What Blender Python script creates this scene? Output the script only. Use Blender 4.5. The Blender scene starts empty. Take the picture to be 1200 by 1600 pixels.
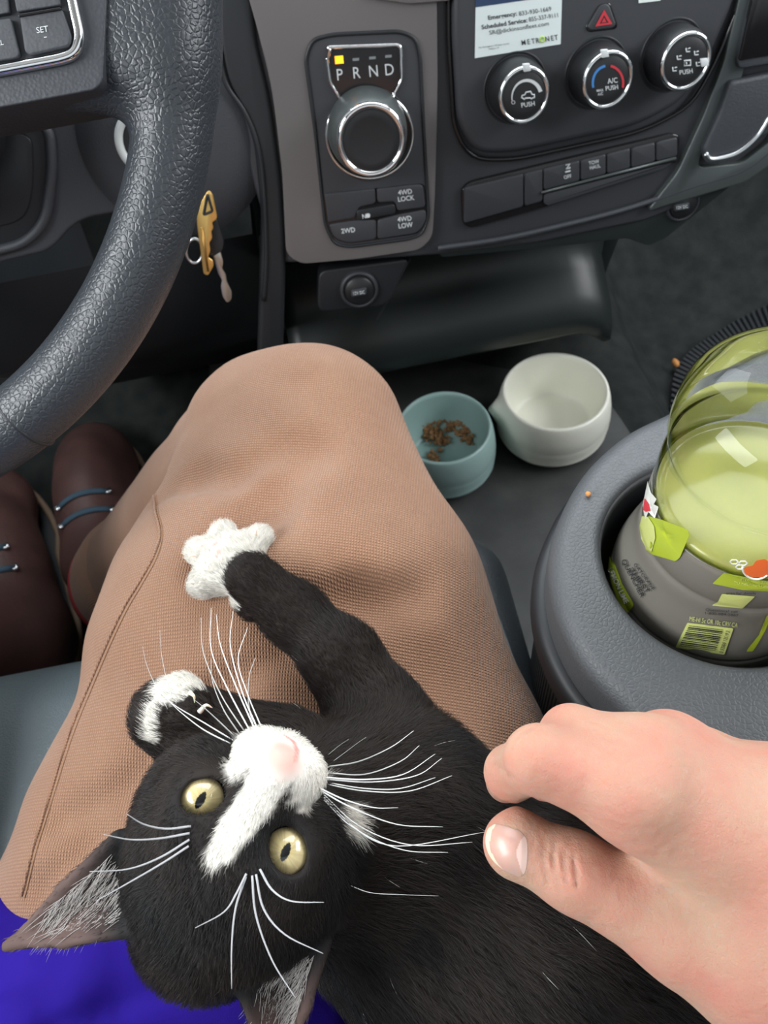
import bpy, math, random
import numpy as np
from mathutils import Vector, Matrix
from mathutils.bvhtree import BVHTree
rng = np.random.default_rng(7)
random.seed(7)
SC = bpy.context.scene
COL = SC.collection

# ---------------------------------------------------------------- camera
FPX = 1150.0
_th, _ro = math.radians(56), math.radians(11)
CAM = np.array([0, 0, .8])
CF = np.array([0, math.cos(_th), -math.sin(_th)])
_U = np.array([0, math.sin(_th), math.cos(_th)])
_X = np.array([1.0, 0, 0])
CI = math.cos(_ro) * _X - math.sin(_ro) * _U
CJ = math.sin(_ro) * _X + math.cos(_ro) * _U
cd = bpy.data.cameras.new('camera')
cam = bpy.data.objects.new('camera', cd)
COL.objects.link(cam)
cd.sensor_fit = 'VERTICAL'
cd.sensor_height = 32.0
cd.lens = 32.0 * FPX / 1600.0
cd.clip_start = .01
M = Matrix(((CI[0], CJ[0], -CF[0], CAM[0]), (CI[1], CJ[1], -CF[1], CAM[1]), (CI[2], CJ[2], -CF[2], CAM[2]), (0, 0, 0, 1)))
cam.matrix_world = M
cd.dof.use_dof = True
cd.dof.focus_distance = .26
cd.dof.aperture_fstop = 20.0
SC.camera = cam

# ---------------------------------------------------------------- light
SC.view_settings.view_transform = 'Standard'
SC.view_settings.look = 'None'
SC.view_settings.exposure = 0.22
SC.view_settings.gamma = 1.0
SC.view_settings.use_curve_mapping = False
w = bpy.data.worlds.new('sky')
SC.world = w
w.use_nodes = True
nt = w.node_tree
bg = nt.nodes['Background']
geo = nt.nodes.new('ShaderNodeTexCoord')
sep = nt.nodes.new('ShaderNodeSeparateXYZ')
rmp = nt.nodes.new('ShaderNodeValToRGB')
nt.links.new(geo.outputs['Generated'], sep.inputs[0])
mp = nt.nodes.new('ShaderNodeMapRange')
mp.inputs[1].default_value = -1
mp.inputs[2].default_value = 1
nt.links.new(sep.outputs[2], mp.inputs[0])
nt.links.new(mp.outputs[0], rmp.inputs[0])
e = rmp.color_ramp.elements
e[0].position = .47
e[0].color = (.012, .014, .016, 1)
e[1].position = .62
e[1].color = (.86, .95, 1.0, 1)
nt.links.new(rmp.outputs[0], bg.inputs[0])
bg.inputs[1].default_value = .8

def area(name, loc, target, sx, sy, power, col):
    l = bpy.data.lights.new(name, 'AREA')
    l.shape = 'RECTANGLE'
    l.size, l.size_y, l.energy, l.color = sx, sy, power, col
    o = bpy.data.objects.new(name, l)
    COL.objects.link(o)
    o.location = loc
    o.rotation_euler = (Vector(target) - Vector(loc)).to_track_quat('-Z', 'Y').to_euler()
    return o
area('windshield_daylight', (.2, .88, 1.30), (0, 0, .45), 1.4, .6, 14.0, (.93, .97, 1.0))
area('driver_window_daylight', (-.85, .0, 1.15), (0, .15, .5), .8, .45, 16.0, (.95, .98, 1.0))
area('passenger_window_daylight', (1.25, .15, 1.15), (0, .15, .5), .9, .45, 13.0, (.97, .98, 1.0))

# ---------------------------------------------------------------- pixel helpers (1200 x 1600 frame)
def ray(px, py):
    return CF + (px - 600) / FPX * CI - (py - 800) / FPX * CJ
def P(px, py, t):
    return CAM + t * ray(px, py)
def onplane(px, py, p0, n):
    d = ray(px, py)
    return CAM + d * (((p0 - CAM) @ n) / (d @ n))
def Z(px, py, z):
    return onplane(px, py, np.array([0, 0, z]), np.array([0, 0, 1.0]))
_a = math.radians(15)
DN = np.array([0, -math.cos(_a), math.sin(_a)])
D0 = P(580, 212, .52)
def dash(off):
    p0 = D0 + DN * off
    return lambda x, y: onplane(x, y, p0, DN)
_w = math.radians(40)
WN = np.array([0, -math.cos(_w), math.sin(_w)])
WC = np.array([-.252, .3835, .694])
WR = .2086
def wheel(off):
    p0 = WC + WN * off
    return lambda x, y: onplane(x, y, p0, WN)

# ---------------------------------------------------------------- object helpers
def link(name, me, mat=None, parent=None, smooth=True):
    o = bpy.data.objects.new(name, me)
    COL.objects.link(o)
    if mat is not None:
        for m in (mat if isinstance(mat, (list, tuple)) else [mat]):
            me.materials.append(m)
    if parent is not None:
        o.parent = parent
        o.matrix_parent_inverse = Matrix.Translation(parent.location).inverted()
    if smooth and hasattr(me, 'polygons'):
        me.polygons.foreach_set('use_smooth', [True] * len(me.polygons))
    return o
def mk(name, v, f, mat=None, parent=None, smooth=True):
    me = bpy.data.meshes.new(name)
    me.from_pydata([tuple(map(float, p)) for p in v], [], [tuple(map(int, q)) for q in f])
    me.update()
    return link(name, me, mat, parent, smooth)
def empty(name, loc, label, cat, group=None):
    o = bpy.data.objects.new(name, None)
    o.empty_display_size = .02
    COL.objects.link(o)
    o.location = tuple(map(float, loc))
    return tag(o, label, cat, group)
def tag(o, label=None, cat=None, group=None, kind=None):
    for k, v in (('label', label), ('category', cat), ('group', group), ('kind', kind)):
        if v:
            o[k] = v
    return o
def apply_mods(o):
    dg = bpy.context.evaluated_depsgraph_get()
    me = bpy.data.meshes.new_from_object(o.evaluated_get(dg))
    o.modifiers.clear()
    o.data = me
    return o
def bevel(o, wdt, seg=3, ang=35):
    m = o.modifiers.new('bevel', 'BEVEL')
    m.width, m.segments, m.limit_method, m.angle_limit = wdt, seg, 'ANGLE', math.radians(ang)
    m.harden_normals = False
    return o
def rnd(pts, r=10, n=5):
    """closed outline with rounded corners; a point may carry its own radius"""
    out = []
    k = len(pts)
    for i in range(k):
        a, b, c = np.array(pts[i - 1][:2], float), np.array(pts[i][:2], float), np.array(pts[(i + 1) % k][:2], float)
        rr = pts[i][2] if len(pts[i]) > 2 else r
        la, lc = np.linalg.norm(a - b), np.linalg.norm(c - b)
        d = min(rr, la * .48, lc * .48)
        if d < .2 * (1e-3 if max(la, lc) < 3 else 1):
            out.append(b)
            continue
        p, q = b + (a - b) / la * d, b + (c - b) / lc * d
        for s in np.linspace(0, 1, n):
            out.append((1 - s) ** 2 * p + 2 * s * (1 - s) * b + s * s * q)
    return out
def slab3(name, pts3, nrm, thick, mat, parent=None, bw=0, seg=3, smooth=True):
    """solid plate: front outline pts3 (3-D), pushed back by thick against nrm"""
    pts3 = [np.array(p) for p in pts3]
    k = len(pts3)
    ctr = np.mean(pts3, 0)
    area_v = sum(np.cross(pts3[i] - ctr, pts3[(i + 1) % k] - ctr) for i in range(k))
    if area_v @ nrm < 0:
        pts3 = pts3[::-1]
    v = pts3 + [p - np.array(nrm) * thick for p in pts3]
    f = [list(range(k)), list(range(2 * k - 1, k - 1, -1))]
    f += [[i, k + i, k + (i + 1) % k, (i + 1) % k] for i in range(k)]
    o = mk(name, v, f, mat, parent, smooth)
    if bw:
        bevel(o, bw, seg)
        apply_mods(o)
        o.data.polygons.foreach_set('use_smooth', [True] * len(o.data.polygons))
    else:
        o.data.polygons.foreach_set('use_smooth', [False] * len(o.data.polygons))
    return o
def slab(name, pts, off, thick, mat, parent=None, bw=0, seg=3, r=None, mapf=None, nrm=None):
    mapf = mapf or dash(off)
    nrm = DN if nrm is None else nrm
    if r is not None:
        pts = rnd(pts, r)
    return slab3(name, [mapf(p[0], p[1]) for p in pts], nrm, thick, mat, parent, bw, seg)
def frame(axis):
    a = np.array(axis, float)
    a /= np.linalg.norm(a)
    t = np.array([1.0, 0, 0]) if abs(a[0]) < .8 else np.array([0, 1.0, 0])
    u = np.cross(a, t)
    u /= np.linalg.norm(u)
    return u, np.cross(a, u), a
def lathe(name, prof, c, axis, mat, parent=None, n=64, mats=None):
    """prof: list of (radius, height); mats: material index per profile segment"""
    u, v, a = frame(axis)
    c = np.array(c, float)
    vs, fs = [], []
    for r, h in prof:
        for i in range(n):
            t = 2 * math.pi * i / n
            vs.append(c + a * h + (u * math.cos(t) + v * math.sin(t)) * max(r, 1e-5))
    for j in range(len(prof) - 1):
        for i in range(n):
            k = (i + 1) % n
            fs.append((j * n + i, j * n + k, (j + 1) * n + k, (j + 1) * n + i))
    o = mk(name, vs, fs, mat, parent)
    if mats:
        o.data.polygons.foreach_set('material_index', [mats[j] for j in range(len(prof) - 1) for _ in range(n)])
    return o
def tube(name, pts, rad, mat, parent=None, n=10, closed=False, flat=1.0, up=None):
    pts = [np.array(p, float) for p in pts]
    k = len(pts)
    rad = rad if hasattr(rad, '__len__') else [rad] * k
    vs, fs = [], []
    prev = None
    for i in range(k):
        t = pts[(i + 1) % k] - pts[i - 1] if closed else pts[min(i + 1, k - 1)] - pts[max(i - 1, 0)]
        t /= np.linalg.norm(t) + 1e-12
        if up is not None:
            u = np.cross(t, up)
        elif prev is None:
            u = frame(t)[0]
        else:
            u = prev - t * (prev @ t)
        u /= np.linalg.norm(u) + 1e-12
        prev = u
        b = np.cross(t, u)
        for j in range(n):
            q = 2 * math.pi * j / n
            vs.append(pts[i] + rad[i] * (u * math.cos(q) + b * flat * math.sin(q)))
    for i in range(k if closed else k - 1):
        i2 = (i + 1) % k
        for j in range(n):
            j2 = (j + 1) % n
            fs.append((i * n + j, i * n + j2, i2 * n + j2, i2 * n + j))
    if not closed:
        fs.append(tuple(range(n - 1, -1, -1)))
        fs.append(tuple(range((k - 1) * n, k * n)))
    return mk(name, vs, fs, mat, parent)
def smooth_path(pts, n=8):
    """Catmull-Rom through pts"""
    p = [np.array(q, float) for q in pts]
    p = [2 * p[0] - p[1]] + p + [2 * p[-1] - p[-2]]
    out = []
    for i in range(1, len(p) - 2):
        for s in np.linspace(0, 1, n, endpoint=False):
            a, b, c, d = p[i - 1:i + 3]
            out.append(.5 * (2 * b + (c - a) * s + (2 * a - 5 * b + 4 * c - d) * s * s + (3 * b - a - 3 * c + d) * s ** 3))
    out.append(p[-2])
    return out
def text(name, s, cx, cy, h, ang, mapf, mat, parent=None, wide=1.0, bold=0.0, shear=0.0, maxw=None):
    """lettering laid on a surface: mapf turns a pixel into a surface point; h is the cap height in pixels"""
    cu = bpy.data.curves.new(name, 'FONT')
    cu.body = s
    cu.size = 1.0
    cu.offset = bold
    cu.resolution_u = 3
    cu.align_x = 'CENTER'
    cu.space_line = .95
    ob = bpy.data.objects.new(name + '_tmp', cu)
    COL.objects.link(ob)
    dg = bpy.context.evaluated_depsgraph_get()
    me = bpy.data.meshes.new_from_object(ob.evaluated_get(dg))
    bpy.data.objects.remove(ob)
    v = np.array([x.co[:2] for x in me.vertices])
    mid = (v.max(0) + v.min(0)) / 2
    v = (v - mid) * h / .7
    v[:, 0] *= wide
    if maxw:
        v[:, 0] *= maxw / (v[:, 0].max() - v[:, 0].min())
    v[:, 0] += shear * v[:, 1]
    ca, sa = math.cos(math.radians(ang)), math.sin(math.radians(ang))
    for i, (x, y) in enumerate(v):
        me.vertices[i].co = tuple(mapf(cx + x * ca - y * sa, cy - (x * sa + y * ca)))
    me.update()
    return link(name, me, mat, parent, False)

# ---------------------------------------------------------------- materials
def mat(name, col, rough=.5, metal=0, bumps=(), spec=.5, coat=0, sss=0, ssr=(1, .35, .2), emit=0, mott=None, attr=None, sheen=0, trans=0):
    """bumps: list of (kind, scale, strength, distance)"""
    m = bpy.data.materials.new(name)
    m.use_nodes = True
    nt = m.node_tree
    b = nt.nodes['Principled BSDF']
    b.inputs['Base Color'].default_value = (*col, 1)
    b.inputs['Roughness'].default_value = rough
    b.inputs['Metallic'].default_value = metal
    b.inputs['Specular IOR Level'].default_value = spec
    b.inputs['Coat Weight'].default_value = coat
    b.inputs['Coat Roughness'].default_value = .06
    b.inputs['Sheen Weight'].default_value = sheen
    b.inputs['Transmission Weight'].default_value = trans
    if sss:
        b.inputs['Subsurface Weight'].default_value = 1
        b.inputs['Subsurface Radius'].default_value = ssr
        b.inputs['Subsurface Scale'].default_value = sss
    if emit:
        b.inputs['Emission Color'].default_value = (*col, 1)
        b.inputs['Emission Strength'].default_value = emit
    tc = nt.nodes.new('ShaderNodeTexCoord')
    csock = None
    if attr:
        at = nt.nodes.new('ShaderNodeAttribute')
        at.attribute_name = attr
        csock = at.outputs['Color']
    if mott:
        sc, c2, amt = mott[:3]
        nz = nt.nodes.new('ShaderNodeTexNoise')
        nz.inputs['Scale'].default_value = sc
        nz.inputs['Detail'].default_value = 5
        nt.links.new(tc.outputs['Object'], nz.inputs['Vector'])
        rp = nt.nodes.new('ShaderNodeMapRange')
        rp.inputs[1].default_value, rp.inputs[2].default_value = .35, .7
        rp.inputs[4].default_value = amt
        nt.links.new(nz.outputs[0], rp.inputs[0])
        mx = nt.nodes.new('ShaderNodeMix')
        mx.data_type = 'RGBA'
        mx.inputs[6].default_value = (*col, 1)
        mx.inputs[7].default_value = (*c2, 1)
        nt.links.new(rp.outputs[0], mx.inputs[0])
        if csock:
            nt.links.new(csock, mx.inputs[6])
        csock = mx.outputs[2]
    if csock:
        nt.links.new(csock, b.inputs['Base Color'])
    prev = None
    for kind, sc, st, dist in bumps:
        bp = nt.nodes.new('ShaderNodeBump')
        bp.inputs['Strength'].default_value = st
        bp.inputs['Distance'].default_value = dist
        if kind in ('voronoi', 'cells'):
            tx = nt.nodes.new('ShaderNodeTexVoronoi')
            tx.feature = 'DISTANCE_TO_EDGE' if kind == 'voronoi' else 'F1'
            tx.inputs['Scale'].default_value = sc
            nz = nt.nodes.new('ShaderNodeTexNoise')
            nz.inputs['Scale'].default_value = sc * .6
            mxv = nt.nodes.new('ShaderNodeMix')
            mxv.data_type = 'VECTOR'
            mxv.inputs[0].default_value = .0007
            nt.links.new(tc.outputs['Object'], mxv.inputs[4])
            nt.links.new(nz.outputs['Color'], mxv.inputs[5])
            nt.links.new(mxv.outputs[1], tx.inputs['Vector'])
            o = tx.outputs['Distance']
            if kind == 'voronoi':
                r2 = nt.nodes.new('ShaderNodeMapRange')
                r2.interpolation_type = 'SMOOTHSTEP'
                r2.inputs[1].default_value, r2.inputs[2].default_value = 0, .22
                nt.links.new(o, r2.inputs[0])
                o = r2.outputs[0]
        elif kind == 'noise':
            tx = nt.nodes.new('ShaderNodeTexNoise')
            tx.inputs['Scale'].default_value = sc
            tx.inputs['Detail'].default_value = 4
            nt.links.new(tc.outputs['Object'], tx.inputs['Vector'])
            o = tx.outputs[0]
        else:   # wave bands along an axis, e.g. 'waveX'
            tx = nt.nodes.new('ShaderNodeTexWave')
            tx.bands_direction = kind[4]
            tx.inputs['Scale'].default_value = sc
            tx.inputs['Distortion'].default_value = .6
            tx.inputs['Detail'].default_value = 1
            tx.inputs['Detail Scale'].default_value = 2
            nt.links.new(tc.outputs['Object'], tx.inputs['Vector'])
            o = tx.outputs[1]
        nt.links.new(o, bp.inputs['Height'])
        if prev:
            nt.links.new(prev, bp.inputs['Normal'])
        prev = bp.outputs[0]
    if prev:
        nt.links.new(prev, b.inputs['Normal'])
    return m

MT = {}
MT['wheel'] = mat('wheel_leather', (.034, .039, .046), .36, bumps=[('voronoi', 400, .32, .0006), ('noise', 900, .18, .0003)])
MT['pad'] = mat('pad_leather', (.072, .078, .084), .48, bumps=[('voronoi', 460, .27, .0005), ('noise', 900, .12, .0003)])
MT['bolster'] = mat('bolster_leather', (.022, .027, .031), .45, bumps=[('voronoi', 520, .3, .0005)])
MT['seat'] = mat('seat_leather', (.095, .125, .138), .42, bumps=[('voronoi', 520, .4, .0005)])
MT['plastic'] = mat('grained_plastic', (.042, .046, .054), .5, bumps=[('cells', 700, .35, .0004)])
MT['panel'] = mat('dark_plastic', (.037, .039, .045), .48, bumps=[('noise', 1400, .12, .0002)])
MT['darker'] = mat('black_plastic', (.012, .014, .017), .5, bumps=[('noise', 1200, .12, .0002)])
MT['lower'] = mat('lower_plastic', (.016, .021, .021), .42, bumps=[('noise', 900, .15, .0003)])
MT['bezel'] = mat('satin_grey_plastic', (.150, .138, .138), .42, metal=.25)
MT['gloss'] = mat('gloss_black', (.012, .011, .012), .12)
MT['capblack'] = mat('soft_black', (.013, .014, .016), .42)
MT['chrome'] = mat('chrome', (.86, .86, .87), .09, metal=1)
MT['satin'] = mat('satin_silver', (.62, .64, .66), .3, metal=1)
MT['greysat'] = mat('satin_grey_green', (.10, .115, .115), .38, metal=.5)
MT['ink_white'] = mat('white_print', (.62, .65, .66), .6)
MT['ink_grey'] = mat('grey_print', (.22, .24, .25), .6)
MT['ink_black'] = mat('black_print', (.02, .02, .022), .6)
MT['red'] = mat('red_print', (.55, .035, .05), .4)
MT['blue'] = mat('blue_print', (.05, .22, .55), .5)
MT['orange_led'] = mat('orange_light', (1.0, .33, .01), .4, emit=2.0)
MT['carpet'] = mat('dark_carpet', (.020, .023, .023), .9, bumps=[('noise', 900, .9, .002)], spec=.15, mott=(40, (.045, .048, .045), .6))
MT['mat'] = mat('rubber_mat', (.038, .040, .041), .55, bumps=[('noise', 500, .5, .0008)], mott=(22, (.085, .088, .085), .7))

# ---------------------------------------------------------------- smooth solids (distance fields)
class Field:
    def __init__(s, lo, hi, h):
        s.lo, s.h = np.array(lo, float), h
        s.n = np.ceil((np.array(hi) - s.lo) / h).astype(int) + 1
        s.ax = [s.lo[i] + h * np.arange(s.n[i]) for i in range(3)]
        s.D = np.full(s.n, .05, np.float32)
        s.prims = []
    def box(s, lo, hi):
        a = np.clip(np.floor((np.array(lo) - s.lo) / s.h).astype(int), 0, s.n)
        b = np.clip(np.ceil((np.array(hi) - s.lo) / s.h).astype(int) + 1, 0, s.n)
        return tuple(slice(i, j) for i, j in zip(a, b))
    def grid(s, sl):
        x, y, z = (s.ax[i][sl[i]].astype(np.float32) for i in range(3))
        return x[:, None, None], y[None, :, None], z[None, None, :]
    def put(s, fn, lo, hi, k, sub=False, meta=None):
        m = k + 3 * s.h
        sl = s.box(np.array(lo) - m, np.array(hi) + m)
        if min(q.stop - q.start for q in sl) <= 0:
            return
        d = fn(*s.grid(sl))
        D = s.D[sl]
        if sub:
            d = -d
            hh = np.clip(.5 - .5 * (D - d) / k, 0, 1) if k else (d > D).astype(np.float32)
            s.D[sl] = D + (d - D) * hh + (k * hh * (1 - hh) if k else 0)
        else:
            hh = np.clip(.5 + .5 * (D - d) / k, 0, 1) if k else (d < D).astype(np.float32)
            s.D[sl] = D + (d - D) * hh - (k * hh * (1 - hh) if k else 0)
            s.prims.append((fn, meta))
    def cone(s, a, b, ra, rb, k=.006, meta=None, sub=False):
        a, b = np.array(a, float), np.array(b, float)
        ab = b - a
        L2 = float(ab @ ab) + 1e-12
        def fn(x, y, z):
            px, py, pz = x - a[0], y - a[1], z - a[2]
            h = np.clip((px * ab[0] + py * ab[1] + pz * ab[2]) / L2, 0, 1)
            return np.sqrt((px - h * ab[0]) ** 2 + (py - h * ab[1]) ** 2 + (pz - h * ab[2]) ** 2) - (ra + (rb - ra) * h)
        r = max(ra, rb)
        s.put(fn, np.minimum(a, b) - r, np.maximum(a, b) + r, k, sub, meta)
    def ell(s, c, rad, R=None, k=.006, meta=None, sub=False):
        c, rad = np.array(c, float), np.array(rad, float)
        R = np.eye(3) if R is None else np.array(R)     # rows: axes
        def fn(x, y, z):
            p = (x - c[0], y - c[1], z - c[2])
            q = [(p[0] * R[i][0] + p[1] * R[i][1] + p[2] * R[i][2]) for i in range(3)]
            k0 = np.sqrt(sum((q[i] / rad[i]) ** 2 for i in range(3)))
            k1 = np.sqrt(sum((q[i] / rad[i] ** 2) ** 2 for i in range(3))) + 1e-9
            return k0 * (k0 - 1) / k1
        r = rad.max()
        s.put(fn, c - r, c + r, k, sub, meta)
    def rbox(s, c, half, r, R=None, k=.006, meta=None, sub=False):
        c, half = np.array(c, float), np.array(half, float) - r
        R = np.eye(3) if R is None else np.array(R)
        def fn(x, y, z):
            p = (x - c[0], y - c[1], z - c[2])
            q = [np.abs(p[0] * R[i][0] + p[1] * R[i][1] + p[2] * R[i][2]) - half[i] for i in range(3)]
            o = np.sqrt(sum(np.maximum(t, 0) ** 2 for t in q))
            return o + np.minimum(np.maximum(np.maximum(q[0], q[1]), q[2]), 0) - r
        m = np.linalg.norm(half) + r
        s.put(fn, c - m, c + m, k, sub, meta)
    def ripple(s, fn):
        """add a fine displacement fn(x,y,z) near the surface"""
        x, y, z = s.grid(tuple(slice(0, q) for q in s.n))
        s.D += fn(x, y, z).astype(np.float32)
    def march(s, px, py, t0=.12, t1=1.0):
        d = ray(px, py)
        ts = np.arange(t0, t1, s.h * .5)
        pts = CAM + ts[:, None] * d
        ix = np.rint((pts - s.lo) / s.h).astype(int)
        ok = ((ix >= 0) & (ix < s.n)).all(1)
        val = np.full(len(ts), 1.0)
        val[ok] = s.D[tuple(ix[ok].T)]
        hit = np.nonzero(val < 0)[0]
        return ts[hit[0]] if len(hit) else None
    def mesh(s):
        D = s.D
        S = D < 0
        n = np.array(D.shape)
        cnt = np.zeros(n - 1, np.uint8)
        for dx in (0, 1):
            for dy in (0, 1):
                for dz in (0, 1):
                    cnt += S[dx:n[0] - 1 + dx, dy:n[1] - 1 + dy, dz:n[2] - 1 + dz]
        act = (cnt > 0) & (cnt < 8)
        idx = np.argwhere(act)
        vid = np.full(n - 1, -1, np.int64)
        vid[act] = np.arange(len(idx))
        acc = np.zeros((len(idx), 3))
        num = np.zeros(len(idx))
        cor = [np.array((a, b, c)) for a in (0, 1) for b in (0, 1) for c in (0, 1)]
        for a in cor:
            for ax in range(3):
                if a[ax]:
                    continue
                b = a.copy()
                b[ax] = 1
                d0 = D[tuple((idx + a).T)]
                d1 = D[tuple((idx + b).T)]
                cr = (d0 < 0) != (d1 < 0)
                t = np.where(cr, d0 / np.where(cr, d0 - d1, 1), 0)
                acc += np.where(cr[:, None], a + t[:, None] * (b - a), 0)
                num += cr
        v = s.lo + s.h * (idx + acc / num[:, None])
        faces = []
        for ax in range(3):
            o = [(ax + 1) % 3, (ax + 2) % 3]
            s0 = [slice(None)] * 3
            s1 = [slice(None)] * 3
            s0[ax], s1[ax] = slice(0, -1), slice(1, None)
            c = S[tuple(s0)] != S[tuple(s1)]
            e = np.argwhere(c)
            ok = (e[:, o[0]] > 0) & (e[:, o[1]] > 0) & (e[:, o[0]] < n[o[0]] - 1) & (e[:, o[1]] < n[o[1]] - 1)
            e = e[ok]
            q = []
            for da, db in ((1, 1), (0, 1), (0, 0), (1, 0)):
                g = e.copy()
                g[:, o[0]] -= da
                g[:, o[1]] -= db
                q.append(vid[tuple(g.T)])
            q = np.stack(q, 1)
            inside = S[tuple(e.T)]
            q[~inside] = q[~inside][:, ::-1]
            faces.append(q)
        return v, np.concatenate(faces)
    def build(s, name, mat_, parent=None, smooth_it=2):
        v, f = s.mesh()
        # keep the one largest connected skin
        lab = np.arange(len(v))
        while True:
            m = lab[f].min(1)
            new = lab.copy()
            for c in range(4):
                np.minimum.at(new, f[:, c], m)
            new = new[new]
            if (new == lab).all():
                break
            lab = new
        big = np.bincount(lab).argmax()
        keep = lab == big
        f = f[keep[f[:, 0]]]
        remap = np.cumsum(keep) - 1
        v, f = v[keep], remap[f]
        # light relaxation
        for _ in range(smooth_it):
            acc = np.zeros_like(v)
            num = np.zeros(len(v))
            for a, b in ((0, 1), (1, 2), (2, 3), (3, 0)):
                np.add.at(acc, f[:, a], v[f[:, b]])
                np.add.at(acc, f[:, b], v[f[:, a]])
                np.add.at(num, f[:, a], 1)
                np.add.at(num, f[:, b], 1)
            v = .5 * v + .5 * acc / num[:, None]
        me = bpy.data.meshes.new(name)
        me.vertices.add(len(v))
        me.vertices.foreach_set('co', v.astype(np.float32).ravel())
        me.loops.add(f.size)
        me.loops.foreach_set('vertex_index', f.astype(np.int32).ravel())
        me.polygons.add(len(f))
        me.polygons.foreach_set('loop_start', np.arange(0, f.size, 4, dtype=np.int32))
        me.update(calc_edges=True)
        me.validate()
        return link(name, me, mat_, parent)
def bvh_of(o):
    me = o.data
    return BVHTree.FromPolygons([v.co[:] for v in me.vertices], [p.vertices[:] for p in me.polygons])
def hit(bvh, px, py):
    """(point, normal) where the sight line through a pixel meets a surface"""
    d = Vector(ray(px, py))
    loc, nrm, i, dist = bvh.ray_cast(Vector(CAM), d.normalized())
    if loc is None:
        return None, None
    return np.array(loc), np.array(nrm)
def bounds(pts, m):
    p = np.array(pts)
    return p.min(0) - m, p.max(0) + m

# ================================================================ the cab: floor, front wall, lower dash
def boxmesh(name, lo, hi, mt, bw=.0, parent=None):
    x0, y0, z0 = lo
    x1, y1, z1 = hi
    o = mk(name, [(x0, y0, z0), (x1, y0, z0), (x1, y1, z0), (x0, y1, z0), (x0, y0, z1), (x1, y0, z1), (x1, y1, z1), (x0, y1, z1)],
           [(3, 2, 1, 0), (4, 5, 6, 7), (0, 1, 5, 4), (1, 2, 6, 5), (2, 3, 7, 6), (3, 0, 4, 7)], mt, parent, False)
    if bw:
        bevel(o, bw, 4)
        apply_mods(o)
        o.data.polygons.foreach_set('use_smooth', [True] * len(o.data.polygons))
    return o
def extrude_x(name, prof, x0, x1, mt, parent=None, n=1, smooth=True, shape=None):
    """profile of (y, z) points swept along x; shape(s) -> (dy, dz) offset along the sweep"""
    k = len(prof)
    vs, fs = [], []
    for i in range(n + 1):
        s = i / n
        dy, dz = shape(s) if shape else (0, 0)
        vs += [(x0 + (x1 - x0) * s, y + dy, z + dz) for y, z in prof]
    for i in range(n):
        for j in range(k - 1):
            fs.append((i * k + j, (i + 1) * k + j, (i + 1) * k + j + 1, i * k + j + 1))
    fs.append(tuple(range(k)))
    fs.append(tuple(range((n + 1) * k - 1, n * k - 1, -1)))
    return mk(name, vs, fs, mt, parent, smooth)

# floor: driver's well, raised tunnel, passenger's well as one carpet skin
fx = [-1.0, -.16, -.10, -.06, .30, .335, .36, .40, 1.3]
fz = [.0, .0, .03, .135, .14, .13, .07, .05, .05]
fl = []
ff = []
for j, (yy, up) in enumerate([(-.6, 0), (.62, 0), (.74, .02), (.84, .10), (.92, .24), (.98, .42), (1.02, .62)]):
    for x, z in zip(fx, fz):
        fl.append((x, yy, max(z, 0) + up))
for j in range(6):
    for i in range(8):
        a = j * 9 + i
        ff.append((a, a + 1, a + 10, a + 9))
floor = mk('floor', fl, ff, MT['carpet'])
floor.modifiers.new('sub', 'SUBSURF').levels = 2
apply_mods(floor)
floor.data.polygons.foreach_set('use_smooth', [True] * len(floor.data.polygons))
tag(floor, 'dark carpeted cab floor with raised middle tunnel', 'floor', kind='structure')
wl = boxmesh('wall_front', (-1.0, 1.0, 0), (1.3, 1.03, .9), MT['carpet'])
tag(wl, 'dark front wall of the footwell behind the dash', 'wall', kind='structure')

d1 = boxmesh('door_1', (-.86, -.7, .02), (-.78, .98, .92), MT['panel'], .01)
tag(d1, "dark driver's door panel", 'door', kind='structure')
d2 = boxmesh('door_2', (1.2, -.7, .02), (1.28, .98, .92), MT['panel'], .01)
tag(d2, "dark passenger's door panel", 'door', kind='structure')
rf = boxmesh('ceiling', (-.9, -.7, 1.46), (1.32, .52, 1.49), mat('headliner', (.42, .42, .40), .9), .01)
tag(rf, 'pale grey cab headliner', 'ceiling', kind='structure')

# rubber liner over the tunnel where the bowls stand
lin = []
lf = []
lx = [-.05, .0, .1, .2, .28, .305]
ly = [.12, .30, .40, .50, .60, .66, .70]
for y in ly:
    for x in lx:
        lin.append((x, y, .146 + .003 * math.sin(30 * x) * math.sin(21 * y) - (.012 if x > .3 else 0)))
for j in range(6):
    for i in range(5):
        a = j * 6 + i
        lf.append((a, a + 1, a + 7, a + 6))
liner = mk('floor_liner', lin, lf, MT['mat'])
liner.modifiers.new('s', 'SOLIDIFY').thickness = .004
liner.modifiers.new('sub', 'SUBSURF').levels = 2
apply_mods(liner)
liner.data.polygons.foreach_set('use_smooth', [True] * len(liner.data.polygons))
tag(liner, 'scuffed grey-black rubber liner on the floor tunnel under the bowls', 'floor liner')

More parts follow.
